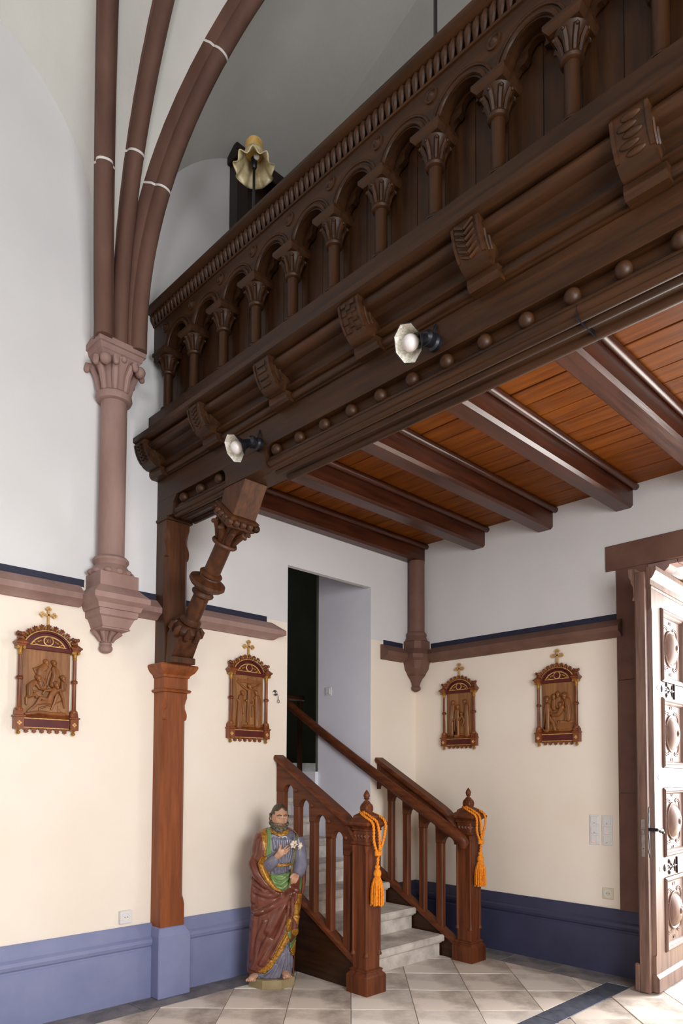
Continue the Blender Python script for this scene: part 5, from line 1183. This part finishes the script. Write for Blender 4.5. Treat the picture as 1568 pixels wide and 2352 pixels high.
for k in range(70):
    a = rb.uniform(-1.25, 1.25); zz_ = rb.uniform(-.112, -.045); 
    if abs(a) < .3 and zz_ > -.068: continue
    rr_ = .069*(1-.35*max(0, (-zz_-.06)/.06)); mb.ball((rr_*.72*math.sin(a), -rr_*math.cos(a)-.006, zz_), (.0065, .0065, .010), 7, 5)
for s in (-1, 1): mb.tube([(s*.003, -.090, -.040), (s*.014, -.086, -.043), (s*.024, -.074, -.055)], [.005, .006, .004], 7, roundend=True)
S(mb, 'beard_curls', M['beard'], hd_)
for s in (-1, 1):
    mb = MB(); mb.M = HR; mb.ball((s*.022, -.0625, .010), (.0100, .006, .0048), 12, 8); S(mb, 'eye', M['lily'], hd_)
    mb = MB(); mb.M = HR; mb.ball((s*.022, -.0680, .0078), (.0036, .0015, .0030), 10, 6); S(mb, 'iris', M['hair'], hd_)
    mb = MB(); mb.M = HR; mb.tube([(s*.010, -.0700, .0135), (s*.022, -.0705, .0150), (s*.034, -.0635, .0115)], .0030, 6, roundend=True); S(mb, 'eyelid', M['skin'], hd_)
    mb = MB(); mb.M = HR; mb.tube([(s*.007, -.0795, .026), (s*.022, -.077, .0305), (s*.038, -.064, .025)], [.003, .0035, .002], 6, roundend=True); S(mb, 'eyebrow', M['hair'], hd_)
mb = MB(); mb.M = HR; mb.ball((0, -.080, -.049), (.013, .005, .0035), 10, 6); mb.ball((0, -.080, -.0545), (.010, .005, .0035), 10, 6); S(mb, 'lips', noisemat('lip_paint', '8f4a3c', '9c5748', 20, .35), hd_)
# hands: palm and five fingers each
def hand(name, palm, fingers, thumb):
    mb = MB()
    mb.tube(palm[0], palm[1], 16, palm[2], up=palm[3], roundend=True)
    for f in fingers+[thumb]: mb.tube(f[0], f[1], 10, roundend=True)
    o = S(mb, name, M['skin'], smooth=60)
    rm = o.modifiers.new('remesh', 'REMESH'); rm.mode = 'VOXEL'; rm.voxel_size = .0015; rm.use_smooth_shade = True
    sm = o.modifiers.new('smooth', 'SMOOTH'); sm.iterations = 1; sm.factor = .5
    return o
fr_ = [.0064, .0060, .0056, .0048]
fL = []
for (x0, y0, x1, y1, x2, y2, x3, y3, dv) in ((505, 692, 525, 674, 545, 658, 560, 646, -.004), (512, 708, 538, 690, 560, 676, 577, 664, -.006), (514, 724, 540, 710, 562, 698, 578, 688, -.004), (508, 740, 530, 730, 548, 720, 561, 712, .002)):
    fL.append(([q3(x0, y0, -.176), q3(x1, y1, -.184+dv), q3(x2, y2, -.178+dv), q3(x3, y3, -.166+dv)], fr_))
hand('hand', ([q3(432, 786, -.158), q3(452, 760, -.168), q3(480, 734, -.174), q3(506, 714, -.174)], [.020, .022, .027, .025], .55, (.5, -.7, .5)), fL,
     ([q3(458, 742, -.174), q3(468, 706, -.186), q3(480, 672, -.184), q3(487, 645, -.178)], [.011, .010, .009, .007]))
fR = []
for (x0, y0, x1, y1, x2, y2, x3, y3) in ((632, 968, 608, 976, 592, 992, 600, 1004), (634, 986, 608, 994, 590, 1010, 599, 1022), (636, 1004, 610, 1014, 592, 1028, 602, 1038), (638, 1022, 616, 1034, 600, 1044, 608, 1052)):
    fR.append(([q3(x0, y0, -.168), q3(x1, y1, -.186), q3(x2, y2, -.176), q3(x3, y3, -.160)], fr_))
hand('hand', ([q3(660, 962, -.140), q3(652, 978, -.152), q3(644, 995, -.160), q3(636, 1014, -.162)], [.022, .025, .028, .026], .6, (-.6, -.7, .2)), fR,
     ([q3(640, 955, -.160), q3(618, 950, -.182), q3(602, 962, -.192), q3(592, 978, -.190)], [.011, .010, .009, .007]))
# feet
for (x, y, rz) in ((208, 2064, -.35), (556, 2040, .25)):
    mb = MB(); mb.M = Matrix.Translation((U(x), -.125, Z(y)+.012)) @ Matrix.Rotation(rz, 4, 'Z')
    mb.tube([(0, .06, .012), (0, .02, .010), (0, -.02, .004)], [.026, .030, .027], 14, .6, roundend=True)
    for k in range(5): mb.tube([(-.024+k*.012, -.02, .0), (-.027+k*.0135, -.046+abs(k-1)*.003, -.004)], [.0085, .0072 if k else .0095], 8, roundend=True)
    S(mb, 'foot', M['skin'], smooth=60)
# lily
ly = MB(); ly.tube([q3(582, 1068, -.170), q3(596, 1000, -.178), q3(606, 880, -.182), q3(625, 760, -.175), q3(645, 650, -.165)], [.0075, .0065, .006, .0055, .005], 8, roundend=True)
for k, (x, y) in enumerate(((598, 940), (604, 860), (618, 800), (630, 720))): ly.tube([q3(x, y, -.18), q3(x+(-1)**k*10, y-14, -.186), q3(x+(-1)**k*6, y-34, -.184)], [.002, .006, .001], 6)
ls = S(ly, 'lily_stem', M['stem'])
def flower(c, d, size):
    A = axis_frame(c, d)
    for k in range(6):
        a = k*math.pi/3; mb = MB(); mb.M = A @ Matrix.Rotation(a, 4, 'Z'); rows = []
        for i in range(7):
            t = i/6; r = size*(.10+.95*t**1.4); z = size*(1.0*t-.55*t**4); wdt = size*.42*math.sin(math.pi*min(.97, .12+t*.86))
            rows.append([(r, -wdt, z+.10*wdt), (r+.04*size, 0, z-.05*wdt), (r, wdt, z+.10*wdt)])
        mb.loft(rows, closed=False, caps=False); o = S(mb, 'lily_petal', M['lily'], ls, smooth=70); o.modifiers.new('solid', 'SOLIDIFY').thickness = .0025
flower(q3(634, 640, -.176), (-.55, -.75, .35), .031); flower(q3(672, 650, -.165), (.75, -.55, -.1), .027)
mb = MB(); mb.tube([q3(645, 650, -.165), q3(652, 590, -.16), q3(656, 555, -.158), q3(656, 522, -.156)], [.004, .008, .009, .003], 8, roundend=True); mb.tube([q3(650, 600, -.165), q3(664, 570, -.168), q3(668, 545, -.168)], [.003, .006, .002], 8, roundend=True); S(mb, 'lily_bud', M['stem'], ls)
